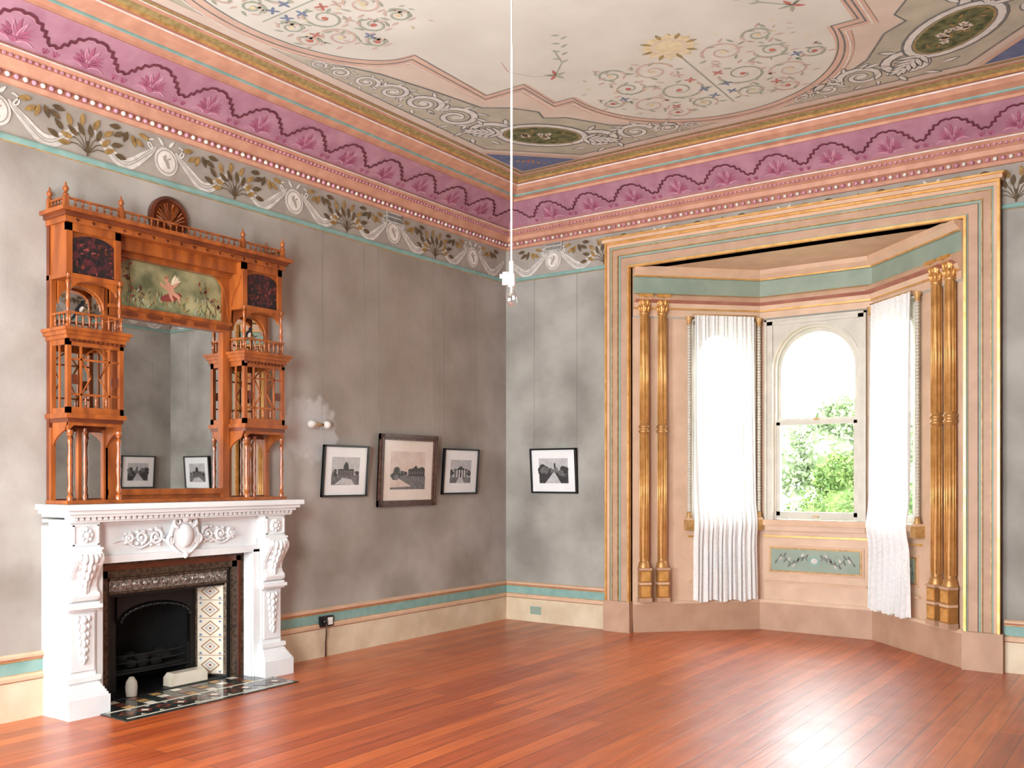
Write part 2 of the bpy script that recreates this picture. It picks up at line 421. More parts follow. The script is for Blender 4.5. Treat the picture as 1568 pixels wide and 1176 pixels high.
# window casing trim
def casing(name,fr,a,b):
    q=MB(name,fr)
    for o,wd,dp,m in [(.075,.02,.045,sash),(.055,.055,.03,sash)]:
        q.box((a-o,0,1.09),(a-o+wd,dp,3.06),m); q.box((b+o-wd,0,1.09),(b+o,dp,3.06),m)
        q.box((a-o,0,3.06-wd),(b+o,dp,3.06),m)
    n=20; r=(b-a)/2; cx=(a+b)/2; zs=ARCH_TOP-r
    P=lambda R,t:(cx-R*cos(t),zs+R*sin(t))
    for i in range(n):
        t0,t1=pi*i/n,pi*(i+1)/n
        q.prism([P(r+.025,t0),P(r+.025,t1),P(r,t1),P(r,t0)],'d',0,.02,sash)
        q.prism([P(r+.02,t0),P(r+.02,t1),(P(r,t1)[0],3.05),(P(r,t0)[0],3.05)],'d',0,.012,sash)
    q.box((a-.10,0,1.035),(b+.10,.07,1.09),tan2)
    q.box((a-.09,0,.985),(b+.09,.045,1.035),tanb)
    q.box((a-.10,0,.92),(b+.10,.02,.935),gold)
    p0,p1=a-.05,b+.05
    q.box((p0,0,.56),(p1,.012,.84),tan2)
    q.box((p0+.02,0,.58),(p1-.02,.018,.82),goldp)
    q.box((p0+.035,0,.595),(p1-.035,.022,.805),teal)
    cxx=(p0+p1)/2
    q.disc((cxx,.70),.05,.045,.024,tealb); q.disc((cxx,.70),.03,.028,.025,swagw)
    for sg in (-1,1):
        L=(p1-p0)/2-.08
        pts=[(cxx+sg*(.06+L*i/30*.85),.70+.035*sin(i/30*3.2*pi)) for i in range(31)]
        q.ribbon(pts,.008,.025,scrolld)
        for i in range(2,30,2):
            q.leaf(pts[i],.05,.02,(pi/2 if i%4 else -pi/2)+sg*.5,.026,scrolld if i%6 else swagw)
    q.box((p0-.03,0,.47),(p1+.03,.02,.49),tan2)
    q.build()
casing('trim_1',FBL,.66,1.18); casing('trim_2',FBC,-.41,.41); casing('trim_3',FBR,.66,1.18)

# bay skirting and entablature
bay=[(BRx,0),(CRx,BD),(CLx,BD),(BLx,0)]
q=MB('baseboard_bay'); sweep(q,bay,[(0,.30,tanb),(.02,.30,tanb),(.03,.27,tan),(.03,0,tan)]); q.build()
q=MB('trim_4')
sweep(q,bay,[(0,3.55,tan2),(.10,3.55,tan2),(.09,3.51,tanb),(.05,3.47,gold),(.05,3.455,teal),(.03,3.45,teal),(.03,3.30,gold),
  (.05,3.29,tan2),(.10,3.27,tan2),(.12,3.245,tan),(.12,3.225,salmond),(.07,3.20,tanb),(.05,3.16,gold),(.05,3.145,tanb),(.03,3.14,tanb),(.03,3.08,sash),(0,3.06,tan)])
q.build()

# surround of bay opening
q=MB('trim_5',FB)
def utrim(x0,x1,zt,w0,w1,dp,m):
    q.box((x0+w0,0,.30),(x0+w1,dp,zt-w1),m); q.box((x1-w1,0,.30),(x1-w0,dp,zt-w1),m)
    q.box((x0+w0,0,zt-w1),(x1-w0,dp,zt-w0),m)
X0,X1,ZT=1.26,4.74,3.80
for a,b,dp,m in [(0,.26,.03,tan),(0,.018,.09,gold),(.018,.045,.07,tan2),(.045,.062,.055,teal),(.062,.070,.06,goldp),(.070,.125,.05,tan),
                 (.125,.133,.065,goldp),(.133,.155,.045,teal),(.16,.23,.05,tan),(.23,.24,.06,teal),(.24,.26,.075,gold)]:
    utrim(X0,X1,ZT,a,b,dp,m)
q.box((X0-.02,0,0),(X0+.27,.085,.30),tan); q.box((X1-.27,0,0),(X1+.02,.085,.30),tan)
q.box((X0-.02,0,ZT),(X1+.02,.11,ZT+.03),tan2); q.box((X0-.03,0,ZT+.03),(X1+.03,.13,ZT+.045),gold)
q.build()

# gilded paired columns
def column(fr,s,name='gilded_column'):
    q=MB(name,fr); d=.060; r=.042
    q.box((s-.062,.03,.30),(s+.062,.118,.34),tan)
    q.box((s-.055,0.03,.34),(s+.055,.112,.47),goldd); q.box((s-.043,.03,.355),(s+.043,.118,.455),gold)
    q.box((s-.058,.03,.47),(s+.058,.118,.49),tan2)
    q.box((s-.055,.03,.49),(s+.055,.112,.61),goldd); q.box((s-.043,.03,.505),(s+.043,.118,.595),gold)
    q.box((s-.062,.03,.61),(s+.062,.12,.63),tan)
    pr=[(r*1.4,.63),(r*1.45,.645),(r*1.25,.66),(r*1.3,.675),(r*1.05,.69),(r,.70)]
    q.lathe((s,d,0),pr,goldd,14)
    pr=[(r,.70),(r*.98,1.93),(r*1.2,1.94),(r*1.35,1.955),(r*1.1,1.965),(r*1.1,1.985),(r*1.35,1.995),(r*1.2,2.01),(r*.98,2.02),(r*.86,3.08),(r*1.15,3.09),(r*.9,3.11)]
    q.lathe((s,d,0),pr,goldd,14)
    for k in range(10):
        a=2*pi*k/10
        q.tube([(s+r*.98*cos(a),d+r*.98*sin(a),.72),(s+r*.96*cos(a),d+r*.96*sin(a),1.92)],.0065,gold,5)
        q.tube([(s+r*.96*cos(a),d+r*.96*sin(a),2.03),(s+r*.86*cos(a),d+r*.86*sin(a),3.07)],.0065,gold,5)
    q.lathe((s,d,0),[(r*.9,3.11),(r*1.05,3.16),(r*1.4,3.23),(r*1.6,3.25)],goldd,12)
    for tier,(zz,rr) in enumerate([(3.11,1.0),(3.165,1.15)]):
        for k in range(8):
            a=2*pi*(k+.5*tier)/8
            P=[(s+r*(rr+q_)*cos(a),d+r*(rr+q_)*sin(a),zz+h) for q_,h in [(0,0),(.08,.03),(.3,.06),(.5,.052)]]
            q.tube(P,[.009,.012,.010,.006],gold,5)
    for k in range(4):
        a=pi/4+k*pi/2
        q.sphere((s+r*1.6*cos(a),d+r*1.6*sin(a),3.235),(.016,.016,.018),gold,8,5)
    q.box((s-.068,.0,3.25),(s+.068,.13,3.275),gold)
    q.build()
for fr in (FBL,FBR):
    for s in (.10,.28): column(fr,s)
def colonnette(fr,s,d):
    q=MB('trim_colonnette',fr)
    q.box((s-.035,0,.99),(s+.035,d+.04,1.09),goldp); q.box((s-.03,0,1.09),(s+.03,d+.035,1.11),tan2)
    q.lathe((s,d,0),[(.03,1.11),(.032,1.125),(.022,1.14),(.026,1.155),(.018,1.17)],goldp,10)
    pr=[]; z=1.17
    while z<3.0:
        pr+=[(.0125,z),(.019,z+.01),(.019,z+.018),(.0125,z+.028)]; z+=.028
    q.lathe((s,d,0),pr,sash,8)
    q.lathe((s,d,0),[(.02,3.0),(.026,3.015),(.018,3.03),(.034,3.06),(.036,3.08)],goldp,10)
    q.build()
for fr in (FBL,FBR):
    colonnette(fr,.56,.05); colonnette(fr,BLEN-.03,.05)

# curtains
def curtain(fr):
    q=MB('sheer_curtain',fr); nu,nv=150,36; vs=[]
    ph=random.random()*6
    for j in range(nv+1):
        v=j/nv; z=3.09-v*(3.09-.30)
        for i in range(nu+1):
            u=i/nu
            wd=.62+.04*v**3; sc=.91+.008*v
            s=sc+(u-.5)*wd+.008*sin(u*40+v*4+ph)
            amp=.010+.012*v
            bulge=.03*math.exp(-((z-1.07)/.12)**2)+.02*v
            d=.082+bulge+amp*sin(u*2*pi*13+1.2*sin(v*3+ph))+amp*.5*sin(u*2*pi*19+v*2)
            vs.append((s,d,z+ (.012*sin(u*20+ph) if j==nv else 0)))
    fs=[(j*(nu+1)+i,j*(nu+1)+i+1,(j+1)*(nu+1)+i+1,(j+1)*(nu+1)+i) for j in range(nv) for i in range(nu)]
    q.add(vs,fs,curtm,True)
    q.tube([(.59,.085,3.095),(1.24,.085,3.095)],.006,goldp,8)
    q.build()
curtain(FBL); curtain(FBR)

# skirtings
bprof=[(0,.41,tan2),(.02,.41,tan2),(.035,.40,tan2),(.035,.385,salmon),(.022,.37,goldp),(.022,.362,tealb),(.018,.36,tealb),(.018,.285,goldp),(.022,.28,tan2),(.03,.265,tan2),(.03,.245,tan),(.02,.235,cream),(.02,0,cream)]
q=MB('baseboard_left'); sweep(q,[(0,0),(0,-3.225)],bprof); sweep(q,[(0,-5.005),(0,-D)],bprof); q.build()
q=MB('baseboard_back'); sweep(q,[(X0-.02,0),(0,0)],bprof); sweep(q,[(W,0),(X1+.02,0)],bprof); q.build()
q=MB('baseboard_right'); sweep(q,[(W,-D),(W,0)],bprof); q.build()
q=MB('baseboard_rear'); sweep(q,[(0,-D),(W,-D)],bprof); q.build()

# ------------------------------------------------------------ cornice
loop=[(0,0),(0,-D),(W,-D),(W,0)]
q=MB('trim_cornice')
sweep(q,loop,[(0,3.92,salmon),(.03,3.92,salmon),(.045,3.945,salmond),(.045,3.985,salmon),(.075,3.995,salmon),(.09,4.03,salmon),(.115,4.045,salmond),
   (.115,4.07,salmon),(.14,4.09,whitep),(.14,4.10,salmon),(.12,4.12,pinkc),(.35,4.30,salmond),(.36,4.30,salmon),(.36,4.325,salmon),(.40,4.335,tealb),
   (.41,4.34,tealb),(.41,4.352,salmon),(.47,4.375,salmon),(.50,4.405,whitep),(.505,4.415,salmond),(.53,4.418,goldp),(.545,4.435,olive),(.60,4.45,olive)],True)
for nm,fr,L in WALLS:
    q.fr=fr
    n=int(L/.055)
    for i in range(n):
        s=(i+.5)*L/n
        q.sphere((s,.055,3.965),(.019,.016,.016),whitep if i%2 else pinkl,6,4)
    n=int(L/.04)
    for i in range(n):
        s=(i+.5)*L/n
        q.box((s-.008,.115,4.05),(s+.008,.127,4.065),pinkl)
q.build()

# cove decoration
q=MB('trim_cove_painting')
for nm,fr,L in WALLS:
    def cf(s,d,z,fr=fr): return fr(s,.12+.788*z+.616*d,4.12+.616*z-.788*d)
    q.fr=cf; mod=L/round(L/.459); k=round(L/mod)
    for i in range(k):
        c0=(i+.5)*mod
        def clip(s,z): return max(min(s,L-.12-.79*z),.12+.79*z)
        half=[(-.5,.10),(-.45,.085),(-.41,.10),(-.39,.13),(-.34,.13),(-.33,.165),(-.27,.165),(-.25,.20),(-.18,.20),(-.14,.225),(-.05,.235),(0,.225)]
        pts=half+[(-a,b) for a,b in half[:-1][::-1]]
        P=[(clip(c0+a*mod,b),b) for a,b in pts]
        q.ribbon(P,.017,.006,maroon)
        q.ribbon([(a,b-.016) for a,b in P],.004,.005,pinkl)
        if .3<c0<L-.3:
            for a in (-78,-60,-42,-21,0,21,42,60,78):
                an=pi/2+math.radians(a); l=.13-abs(a)*.0005
                q.leaf((c0+.012*cos(an),.05+.012*sin(an)),l,.026,an,.005,pinkl if int(abs(a))%2 else pinkd)
                q.leaf((c0+.03*cos(an),.05+.03*sin(an)),l*.6,.008,an,.007,pinkd)
            q.disc((c0,.045),.018,.018,.008,pinkd)
            for sg in (-1,1):
                q.ribbon([(c0+sg*(.02+.1*t),.03+.02*sin(t*pi)) for t in [j/8 for j in range(9)]],[.014-.001*j for j in range(9)],.005,pinkl)
                for b_ in (-.5,0,.5):
                    q.leaf((c0+sg*.5*mod*.86,.018),.045,.016,pi/2+b_,.005,pinkd)
q.build()

# ------------------------------------------------------------ painted frieze
q=MB('trim_frieze')
sweep(q,loop,[(.004,3.92,friezeg),(.004,3.615,goldp),(.018,3.612,tealb),(.022,3.60,tealb),(.022,3.585,tealb),(.008,3.575,goldp),(0,3.57,wallm)],True)
for nm,fr,L in WALLS:
    q.fr=fr; k=round(L/1.178); mod=L/k
    cs=[(i+.5)*mod for i in range(k)]
    for c0 in cs:
        q.disc((c0,3.745),.095,.10,.010,swagw); q.disc((c0,3.745),.078,.083,.0115,friezeg); q.disc((c0,3.745),.07,.075,.0125,whitep)
        q.ribbon([(c0-.02,3.70),(c0-.005,3.74),(c0+.015,3.76),(c0+.005,3.79)],[.02,.03,.02,.015],.0135,friezeg)
        q.ribbon([(c0-.035,3.775),(c0,3.755),(c0+.03,3.775)],.01,.0138,friezeg)
        for sg in (-1,1):
            P=[(c0+sg*(.10+.06*t+.03*sin(t*7)),3.84+.035*cos(t*6)) for t in [j/14 for j in range(15)]]
            q.ribbon(P,.010,.010,scrolll)
            q.leaf((c0+sg*.02,3.85),.07,.022,pi/2-sg*.7,.011,scrolll)
            n=22; e=mod/2-.05; P=[];Wd=[]
            for j in range(n+1):
                t=j/n; x=.08+t*(e-.08)
                zz=3.83-.15*(1-(2*t-1)**2)**.8-.03*t+.02*sin(t*9)
                P.append((c0+sg*x,zz)); Wd.append(.016+.06*sin(pi*t)**.7 if 0<j<n else .016)
            if all(.01<p[0]<L-.01 for p in P):
                q.ribbon(P,Wd,.008,swagw)
                q.ribbon([(a,b-.006) for a,b in P],[x*.12 for x in Wd],.009,friezeg)
                q.ribbon([(a,b+.012) for a,b in P],[x*.10 for x in Wd],.009,friezeg)
            for (ox,oz,an) in [(.27,3.86,-1.9),(.30,3.87,-1.2),(.25,3.84,-2.6),(.33,3.85,-.5),(.22,3.88,-2.9),(.35,3.88,-.1)]:
                if 0.12<c0+sg*ox<L-.12:
                    a=an if sg>0 else pi-an
                    q.leaf((c0+sg*ox,oz),.09,.038,a,.012,leafg if an<-1.5 else leafd)
    for i in range(k+1):
        c0=i*mod
        for a in (-80,-58,-35,-12,12,35,58,80):
            an=pi/2+math.radians(a)
            if (.02<c0+.01*cos(an) and .02<c0+.24*cos(an)<L-.02):
                q.ribbon([(c0,3.64),(c0+.07*cos(an),3.67+.07*sin(an)),(c0+.12*cos(an),3.66+.12*sin(an))],.006,.011,leafd)
                for rr in (.09,.15):
                    if 3.66+rr*sin(an)+.07*sin(an)<3.915:
                        q.leaf((c0+rr*cos(an)*1.3,3.66+rr*sin(an)),.09,.038,an+(.3 if rr>.1 else -.3),.012+.001*(rr>.1),leafg if (abs(a)>40)==(rr<.1) else leafd)
        if .1<c0<L-.1:
            q.ribbon([(c0,3.62),(c0,3.72)],.014,.0125,leafd)
q.build()

# vents
def vent(fr,s,z,name='vent_grille'):
    q=MB(name,fr); q.box((s-.10,.014,z-.045),(s+.10,.022,z+.045),friezeg)
    for i in range(9): q.box((s-.09+i*.02,.022,z-.037),(s-.08+i*.02,.026,z+.037),scrolld)
    for zz in (z-.042,z,z+.038): q.box((s-.10,.022,zz-.004),(s+.10,.028,zz+.004),swagw)
    q.build()
vent(FL,1.77,3.875); vent(FB,.62,3.885)

# ------------------------------------------------------------ painted ceiling
CX,CY=W/2,D/2
q=MB('ceiling_painting')
def spiral(cx,cy,r,turns,dirn,a0,n=26):
    return [(cx+r*(1-.85*t)*cos(a0+dirn*turns*2*pi*t),cy+r*(1-.85*t)*sin(a0+dirn*turns*2*pi*t)) for t in [i/n for i in range(n+1)]]
for fx in (0,1):
    for fy in (0,1):
        def qf(a,d,b,fx=fx,fy=fy): return ((W-a) if fx else a, -(D-b) if fy else -b, H-.002-d)
        q.fr=qf
        for w0,w1,m,dd in [(.60,.64,salmon,.001),(.64,.655,whitep,.001),(.655,.69,olive,.001),(.69,.70,salmond,.001)]:
            q.poly([(w0,w0),(w1,w1),(w1,CY),(w0,CY)],dd,m); q.poly([(w0,w0),(CX,w0),(CX,w1),(w1,w1)],dd,m)
        lobe=[(CX-1.02*sin(t),1.87-1.03*cos(t)) for t in [pi/2*i/18 for i in range(19)]]
        side=[(1.47-.62*sin(t),CY-.97*cos(t)) for t in [pi/2*i/18 for i in range(19)]]
        out=lobe+[(1.83,1.87),(1.83,2.30),(1.47,2.30)]+side
        q.poly([(CX,CY)]+out,.001,ceilc)
        q.ribbon(out,.12,.002,ceils); q.ribbon(out,.012,.003,scrolld)
        def off(pts,k):
            return [(a+(CX-a)*k/max(.01,math.hypot(CX-a,CY-b)),b+(CY-b)*k/max(.01,math.hypot(CX-a,CY-b))) for a,b in pts]
        q.ribbon(off(out,.07),.010,.003,scrolld); q.ribbon(off(out,-.06),.012,.003,whitep)
        sp=[(.80,3.85),(.80,2.4),(.80,1.42),(1.42,.80),(2.0,.80),(2.75,.80),(2.35,.98),(1.98,1.28),(1.78,1.62),(1.62,1.72),(1.66,1.85),(1.52,2.05),(1.34,2.18),(1.25,2.6),(1.12,3.1),(.93,3.5)]
        q.poly(sp,.001,spand); q.ribbon(sp,.014,.0025,scrolld,True)
        q.poly([(.72,.72),(1.32,.72),(.72,1.32)],.001,bluew)
        q.ribbon([(.72,1.36),(1.36,.72)],.04,.002,ceils)
        for dx in (-.18,-.12,-.06,0,.06,.12,.18):
            q.leaf((.9+dx*.7,.9-dx*.7),.10-abs(dx)*.3,.03,pi/4+dx*6,.002,redp if dx==0 else goldp)
        def arm(sw):
            T=(lambda p:(p[1],p[0])) if sw else (lambda p:p)
            specs=[(1.08,1.74,.22,1),(1.05,2.15,.19,-1),(1.02,2.52,.16,1),(.98,2.82,.13,-1),(.94,3.07,.10,1),(.90,3.30,.08,-1),(.87,3.48,.06,1)] if not sw else \
                  [(1.06,1.74,.22,1),(1.02,2.09,.16,-1),(.94,2.36,.11,1),(.88,2.55,.07,-1)]
            for cx,cy,r,dr in specs:
                P=[T(p) for p in spiral(cx,cy,r,1.6,dr,pi/2*(-dr) )]
                q.ribbon(P,[.07*(1-.6*i/26)*r/.15 for i in range(27)],.002,scrolld)
                q.ribbon(P,[.046*(1-.6*i/26)*r/.15 for i in range(27)],.003,scrolll)
                c0=T((cx,cy)); q.disc(c0,r*.2,r*.2,.004,scrolll)
                for k in range(8):
                    an=k*.785+dr; b0=T((cx+r*1.0*cos(an),cy+r*1.0*sin(an)))
                    an2=(an+.8*dr) if not sw else pi/2-(an+.8*dr)
                    q.leaf(b0,r*.6,r*.26,an2,.0032,scrolld)
                    q.leaf(b0,r*.52,r*.16,an2,.0036,scrolll)
        arm(False); arm(True)
        m0=(1.40,1.40)
        q.disc(m0,.42,.27,.0038,scrolld,-pi/4); q.disc(m0,.40,.25,.0040,scrolll,-pi/4); q.disc(m0,.35,.205,.0042,scrolld,-pi/4); q.disc(m0,.34,.195,.0044,olive,-pi/4); q.disc(m0,.32,.18,.0046,dgreen,-pi/4)
        for i in range(9):
            a=random.uniform(-.17,.17); b=random.uniform(-.05,.05)
            c0=(m0[0]+(a+b)*r2,m0[1]+(-a+b)*r2)
            for k in range(5):
                q.leaf(c0,.035,.026,k*2*pi/5+i,.0054,whitep)
            q.disc(c0,.01,.01,.006,goldp,n=8)
        for i in range(12):
            a=random.uniform(-.26,.26); b=random.uniform(-.12,.12)
            q.leaf((m0[0]+(a+b)*r2,m0[1]+(-a+b)*r2),.06,.022,random.random()*6,.005,leafg)
        for sg in (-1,1):
            for j in range(6):
                t=.36+.05*j
                base=(m0[0]+sg*t*r2,m0[1]-sg*t*r2)
                for s2 in (1,-1):
                    an=-pi/4+(0 if sg>0 else pi)+s2*(.9-.1*j)
                    q.leaf(base,.17-.012*j,.055,an,.0042,scrolld)
                    q.leaf(base,.15-.012*j,.035,an,.0047,scrolll)
        for T,cs,first in (((lambda x,y:(CX-x,1.45+y)),.9,fx==0),((lambda x,y:(1.30+y,CY-x)),.72,fy==0)):
            def R(pts,wd,dd,m): q.ribbon([T(x*cs,y*cs) for x,y in pts],wd,dd,m)
            if first: R([(0,-.35),(0,.95)],.012,.003,arab)
            for (sx,sy,r,dr,m) in [(.28,.15,.20,1,arab),(.62,.0,.17,-1,arab2),(.30,.60,.17,-1,arab2),(.62,.42,.14,1,arab),(.88,.22,.10,1,arab),(.22,-.22,.12,-1,arab),(.50,-.28,.11,1,arab2),(.62,.72,.12,-1,arab)]:
                P=spiral(sx,sy,r,1.5,dr,pi)
                R(P,[.022*(1-.6*i/26) for i in range(27)],.003,m)
                for k in range(9):
                    an=k*.7; x=sx+r*cos(an); y=sy+r*sin(an); c0=T(x*cs,y*cs)
                    q.leaf(c0,.075,.022,an*1.7,.0035,arab if k%2 else arab2)
                q.disc(T(sx*cs,sy*cs),.022,.022,.004,redp if dr>0 else yelp,n=10)
            for k,(x,y) in enumerate([(.10,.05),(.12,.28),(.42,.30),(.75,.25),(.08,-.12),(.45,-.15),(.16,.42)]):
                c0=T(x*cs,y*cs)
                for j in range(4): q.leaf(c0,.05,.02,j*1.6+k,.004,(bluep,redp,arab2,bluep)[k%4])
            if first:
                cc=T(0,.92*cs)
                q.disc(cc,.17,.17,.003,yelp); q.disc(cc,.12,.12,.0036,ceilp); q.disc(cc,.10,.10,.0042,yelp)
                for k in range(16): q.leaf((cc[0]+.12*cos(k*pi/8),cc[1]+.12*sin(k*pi/8)),.09,.03,k*pi/8,.0046,yelp if k%2 else olive)
            for k in range(22):
                x=random.uniform(.1,1.0); y=random.uniform(-.3,.9)
                q.leaf(T(x*cs,y*cs),.05,.016,random.random()*6,.0032,(arab,arab2,yelp)[k%3])
        for j in range(5): q.leaf((2.15,2.35),.09,.028,j*1.25,.003,redp if j%2 else arab)
        q.ribbon([(2.15,2.35),(2.3,2.5),(2.36,2.7)],.01,.003,arab)
        q.ribbon([(2.15,2.35),(2.0,2.42),(1.9,2.6),(1.95,2.75)],.008,.003,arab2)
        for j in range(8):
            q.leaf((2.3+.03*j,2.5+.05*j),.07,.022,(j%2)*2.2+.3,.0034,arab)
q.build()

# ------------------------------------------------------------ marble fireplace
FF=F((0,-FC),(0,1),(1,0))
q=MB('marble_fireplace',FF)
q.box((-.94,0,1.30),(.94,.385,1.335),marble); q.box((-.92,0,1.275),(.92,.36,1.30),marble); q.box((-.90,0,1.255),(.90,.335,1.275),marble)
for i in range(44):
    s=-.86+i*.04; q.box((s,.2,1.235),(s+.022,.315,1.255),marble)
q.box((-.895,0,1.22),(.895,.29,1.24),marble)
q.box((-.66,0,.95),(.66,.17,1.235),marble)
q.box((-.62,.17,1.195),(.62,.20,1.215),marble)
for o,dp in ((.0,.20),(.035,.185)):
    q.box((-.66+o,.1,0),(-.605+o*.3,dp,.965),marble); q.box((.605-o*.3,.1,0),(.66-o,dp,.965),marble)
    q.box((-.66+o,.1,.945+o*.1),(.66-o,dp,.995-o*.4),marble)
for sg in (-1,1):
    def bx(a,b,d,z0,z1): q.box((min(sg*a,sg*b),0,z0),(max(sg*a,sg*b),d,z1),marble)
    bx(.62,.895,.315,0,.125)
    for i in range(6):
        k=i/5; bx(.628+.03*k,.887-.03*k,.305-.06*k,.125+.015*i,.14+.015*i)
    bx(.645,.87,.255,.215,.245)
    bx(.665,.85,.22,.245,.66)
    bx(.60,.90,.14,0,1.2)
    bx(.68,.835,.232,.28,.64)
    for i in range(6):
        z=.60-i*.05; wd=.05-.006*i
        q.sphere((sg*.757,.235,z),(wd*.6,.02,.03),marble,10,6)
        for t in (-1,1): q.sphere((sg*.757+t*wd*.7,.234,z+.01),(.018,.014,.024),marble,8,5)
    bx(.655,.86,.25,.66,.675); bx(.645,.87,.27,.675,.70); bx(.655,.86,.25,.70,.715)
    pr=[(0,.715),(.235,.715),(.262,.73),(.268,.755),(.25,.78),(.235,.81),(.245,.86),(.275,.91),(.305,.95),(.318,.985),(.312,1.02),(.29,1.045),(0,1.045)]
    q.prism(pr,'s',sg*.675,sg*.84,marble)
    q.prism([(a-.004 if a else 0,b) for a,b in pr],'s',sg*.665,sg*.85,marble)
    for t in (-1,1):
        cs=sg*.757+t*.088
        q.lathe((cs-.008,.27,.99),[(.0,0),(.045,0),(.045,.016),(0,.016)],marble,16,'s')
        q.lathe((cs-.012,.27,.99),[(.0,0),(.02,0),(.02,.024),(0,.024)],marble,12,'s')
        q.lathe((cs-.008,.235,.75),[(.0,0),(.03,0),(.03,.016),(0,.016)],marble,14,'s')
    for i in range(5):
        z=.99-i*.05; d=[.325,.305,.28,.255,.247][i]; wd=.062-.008*i
        q.sphere((sg*.757,d,z),(.018,.022,.04),marble,8,6)
        for t in (-1,1):
            q.sphere((sg*.757+t*wd*.55,d-.003,z+.004),(.02,.018,.034),marble,8,6)
            q.sphere((sg*.757+t*wd,d-.012,z+.016),(.016,.016,.024),marble,8,5)
    bx(.65,.865,.285,1.045,1.06); bx(.66,.855,.262,1.06,1.225)
    for a,b,z0,z1 in [(.672,.843,1.075,1.085),(.672,.843,1.195,1.205),(.672,.682,1.075,1.205),(.833,.843,1.075,1.205)]: bx(a,b,.272,z0,z1)
    q.lathe((sg*.757,.262,1.14),[(.05,0),(.05,.008),(.035,.012),(.02,.008),(.018,.022),(0,.026)],marble,16,'d')
    for k in range(8):
        a=k*pi/4; q.sphere((sg*.757+.034*cos(a),.274,1.14+.034*sin(a)),(.014,.008,.014),marble,7,5)
    for (cs,r,dr) in [(.21,.055,1),(.32,.042,-1),(.41,.032,1)]:
        P=[(sg*x,.182,z) for x,z in spiral(cs,1.10,r,1.6,dr,pi/2*dr)]
        q.tube(P,[.014*(1-.6*i/26) for i in range(27)],marble,6)
        q.sphere((sg*cs,.184,1.10),(.014,.014,.014),marble,8,5)
        for k in range(6):
            a=k*1.05; q.sphere((sg*(cs+r*1.15*cos(a)),.18,1.10+r*1.1*sin(a)),(.018,.010,.012),marble,7,5)
    q.tube([(sg*(.12+.4*t),.182,1.06+.03*sin(t*9)) for t in [i/16 for i in range(17)]],[.012-.0005*i for i in range(17)],marble,6)
q.prism([(0,.975),(.05,1.0),(.085,1.05),(.09,1.12),(.075,1.18),(.03,1.20),(-.03,1.20),(-.075,1.18),(-.09,1.12),(-.085,1.05),(-.05,1.0)],'d',.15,.215,marble)
q.sphere((0,.215,1.10),(.062,.04,.085),marble,18,12)
for sg in (-1,1):
    q.tube([(sg*x,.218,z) for x,z in spiral(.06,1.195,.035,1.4,1,-pi/2)],[.015-.0004*i for i in range(27)],marble,7)
    q.tube([(sg*x,.21,z) for x,z in spiral(.105,1.07,.035,1.3,-1,pi/2)],[.015-.0004*i for i in range(27)],marble,7)
    q.tube([(sg*.09,.21,1.16),(sg*.115,.205,1.10),(sg*.10,.205,1.03),(sg*.05,.21,.985),(0,.215,.965)],[.012,.016,.016,.012,.01],marble,7)
q.sphere((0,.225,1.215),(.03,.03,.022),marble,10,6); q.sphere((0,.22,.965),(.020,.020,.026),marble,10,6)
fire=q.build(bevel=.003)

# cast iron insert with tiled cheeks
q=MB('fireplace_insert',FF)
for a,b,dp,m in [(.615,.585,.10,bronze),(.585,.545,.075,woodd),(.545,.50,.085,bronze),(.50,.475,.06,iron)]:
    top=lambda w:.95-(.615-w)*1.0
    q.box((-a,.0,0),(-b,dp,top(a)),m); q.box((b,.0,0),(a,dp,top(a)),m); q.box((-a,0,top(b)),(a,dp,top(a)),m)
q.box((-.475,.03,.735),(.475,.055,.815),silver)
for i in range(12):
    q.lathe((-.43+i*.078,.055,.775),[(.026,0),(.02,.008),(.008,.004),(.008,.012),(0,.013)],silver,10,'d')
q.box((-.48,.02,.815),(.48,.07,.83),bronze); q.box((-.475,.02,.72),(.475,.062,.737),bronze)
for sg in (-1,1):
    A=(sg*.475,.05); B=(sg*.345,-.16)
    for z0,z1,m in [(0,.03,iron),(.03,.72,tilew)]:
        q.add([(A[0],A[1],z0),(B[0],B[1],z0),(B[0],B[1],z1),(A[0],A[1],z1)],[(0,1,2,3)],m)
    def C(u,z,o=.003):
        nx,nd=-sg*.85,.53
        return (A[0]+(B[0]-A[0])*u+nx*o,A[1]+(B[1]-A[1])*u+nd*o,z)
    q.add([C(0,.03),C(.1,.03),C(.1,.72),C(0,.72)],[(0,1,2,3)],bronze); q.add([C(.9,.03),C(1,.03),C(1,.72),C(.9,.72)],[(0,1,2,3)],bronze)
    for t in range(5):
        z0=.03+t*.138; zc=z0+.069
        q.add([C(.12,z0+.002),C(.88,z0+.002),C(.88,z0+.006),C(.12,z0+.006)],[(0,1,2,3)],tileb)
        for (du,dz) in [(.3,.058),(.16,.03)]:
            o=[C(.5-du,zc,.004),C(.5,zc-dz,.004),C(.5+du,zc,.004),C(.5,zc+dz,.004)]
            k=.84; i_=[C(.5-du*k,zc,.004),C(.5,zc-dz*k,.004),C(.5+du*k,zc,.004),C(.5,zc+dz*k,.004)]
            q.add(o+i_,[(j,(j+1)%4,4+(j+1)%4,4+j) for j in range(4)],tileb if du>.2 else bluep)
        for cu,cz in [(.2,-.05),(.8,-.05),(.2,.05),(.8,.05),(.5,0)]:
            q.add([C(cu-.05,zc+cz,.005),C(cu,zc+cz-.01,.005),C(cu+.05,zc+cz,.005),C(cu,zc+cz+.01,.005)],[(0,1,2,3)],bluep if cu!=.5 else redc)
q.box((-.475,-.17,.70),(.475,.04,.735),iron)
q.box((-.37,-.19,0),(-.30,-.15,.72),iron); q.box((.30,-.19,0),(.37,-.15,.72),iron)
n=14
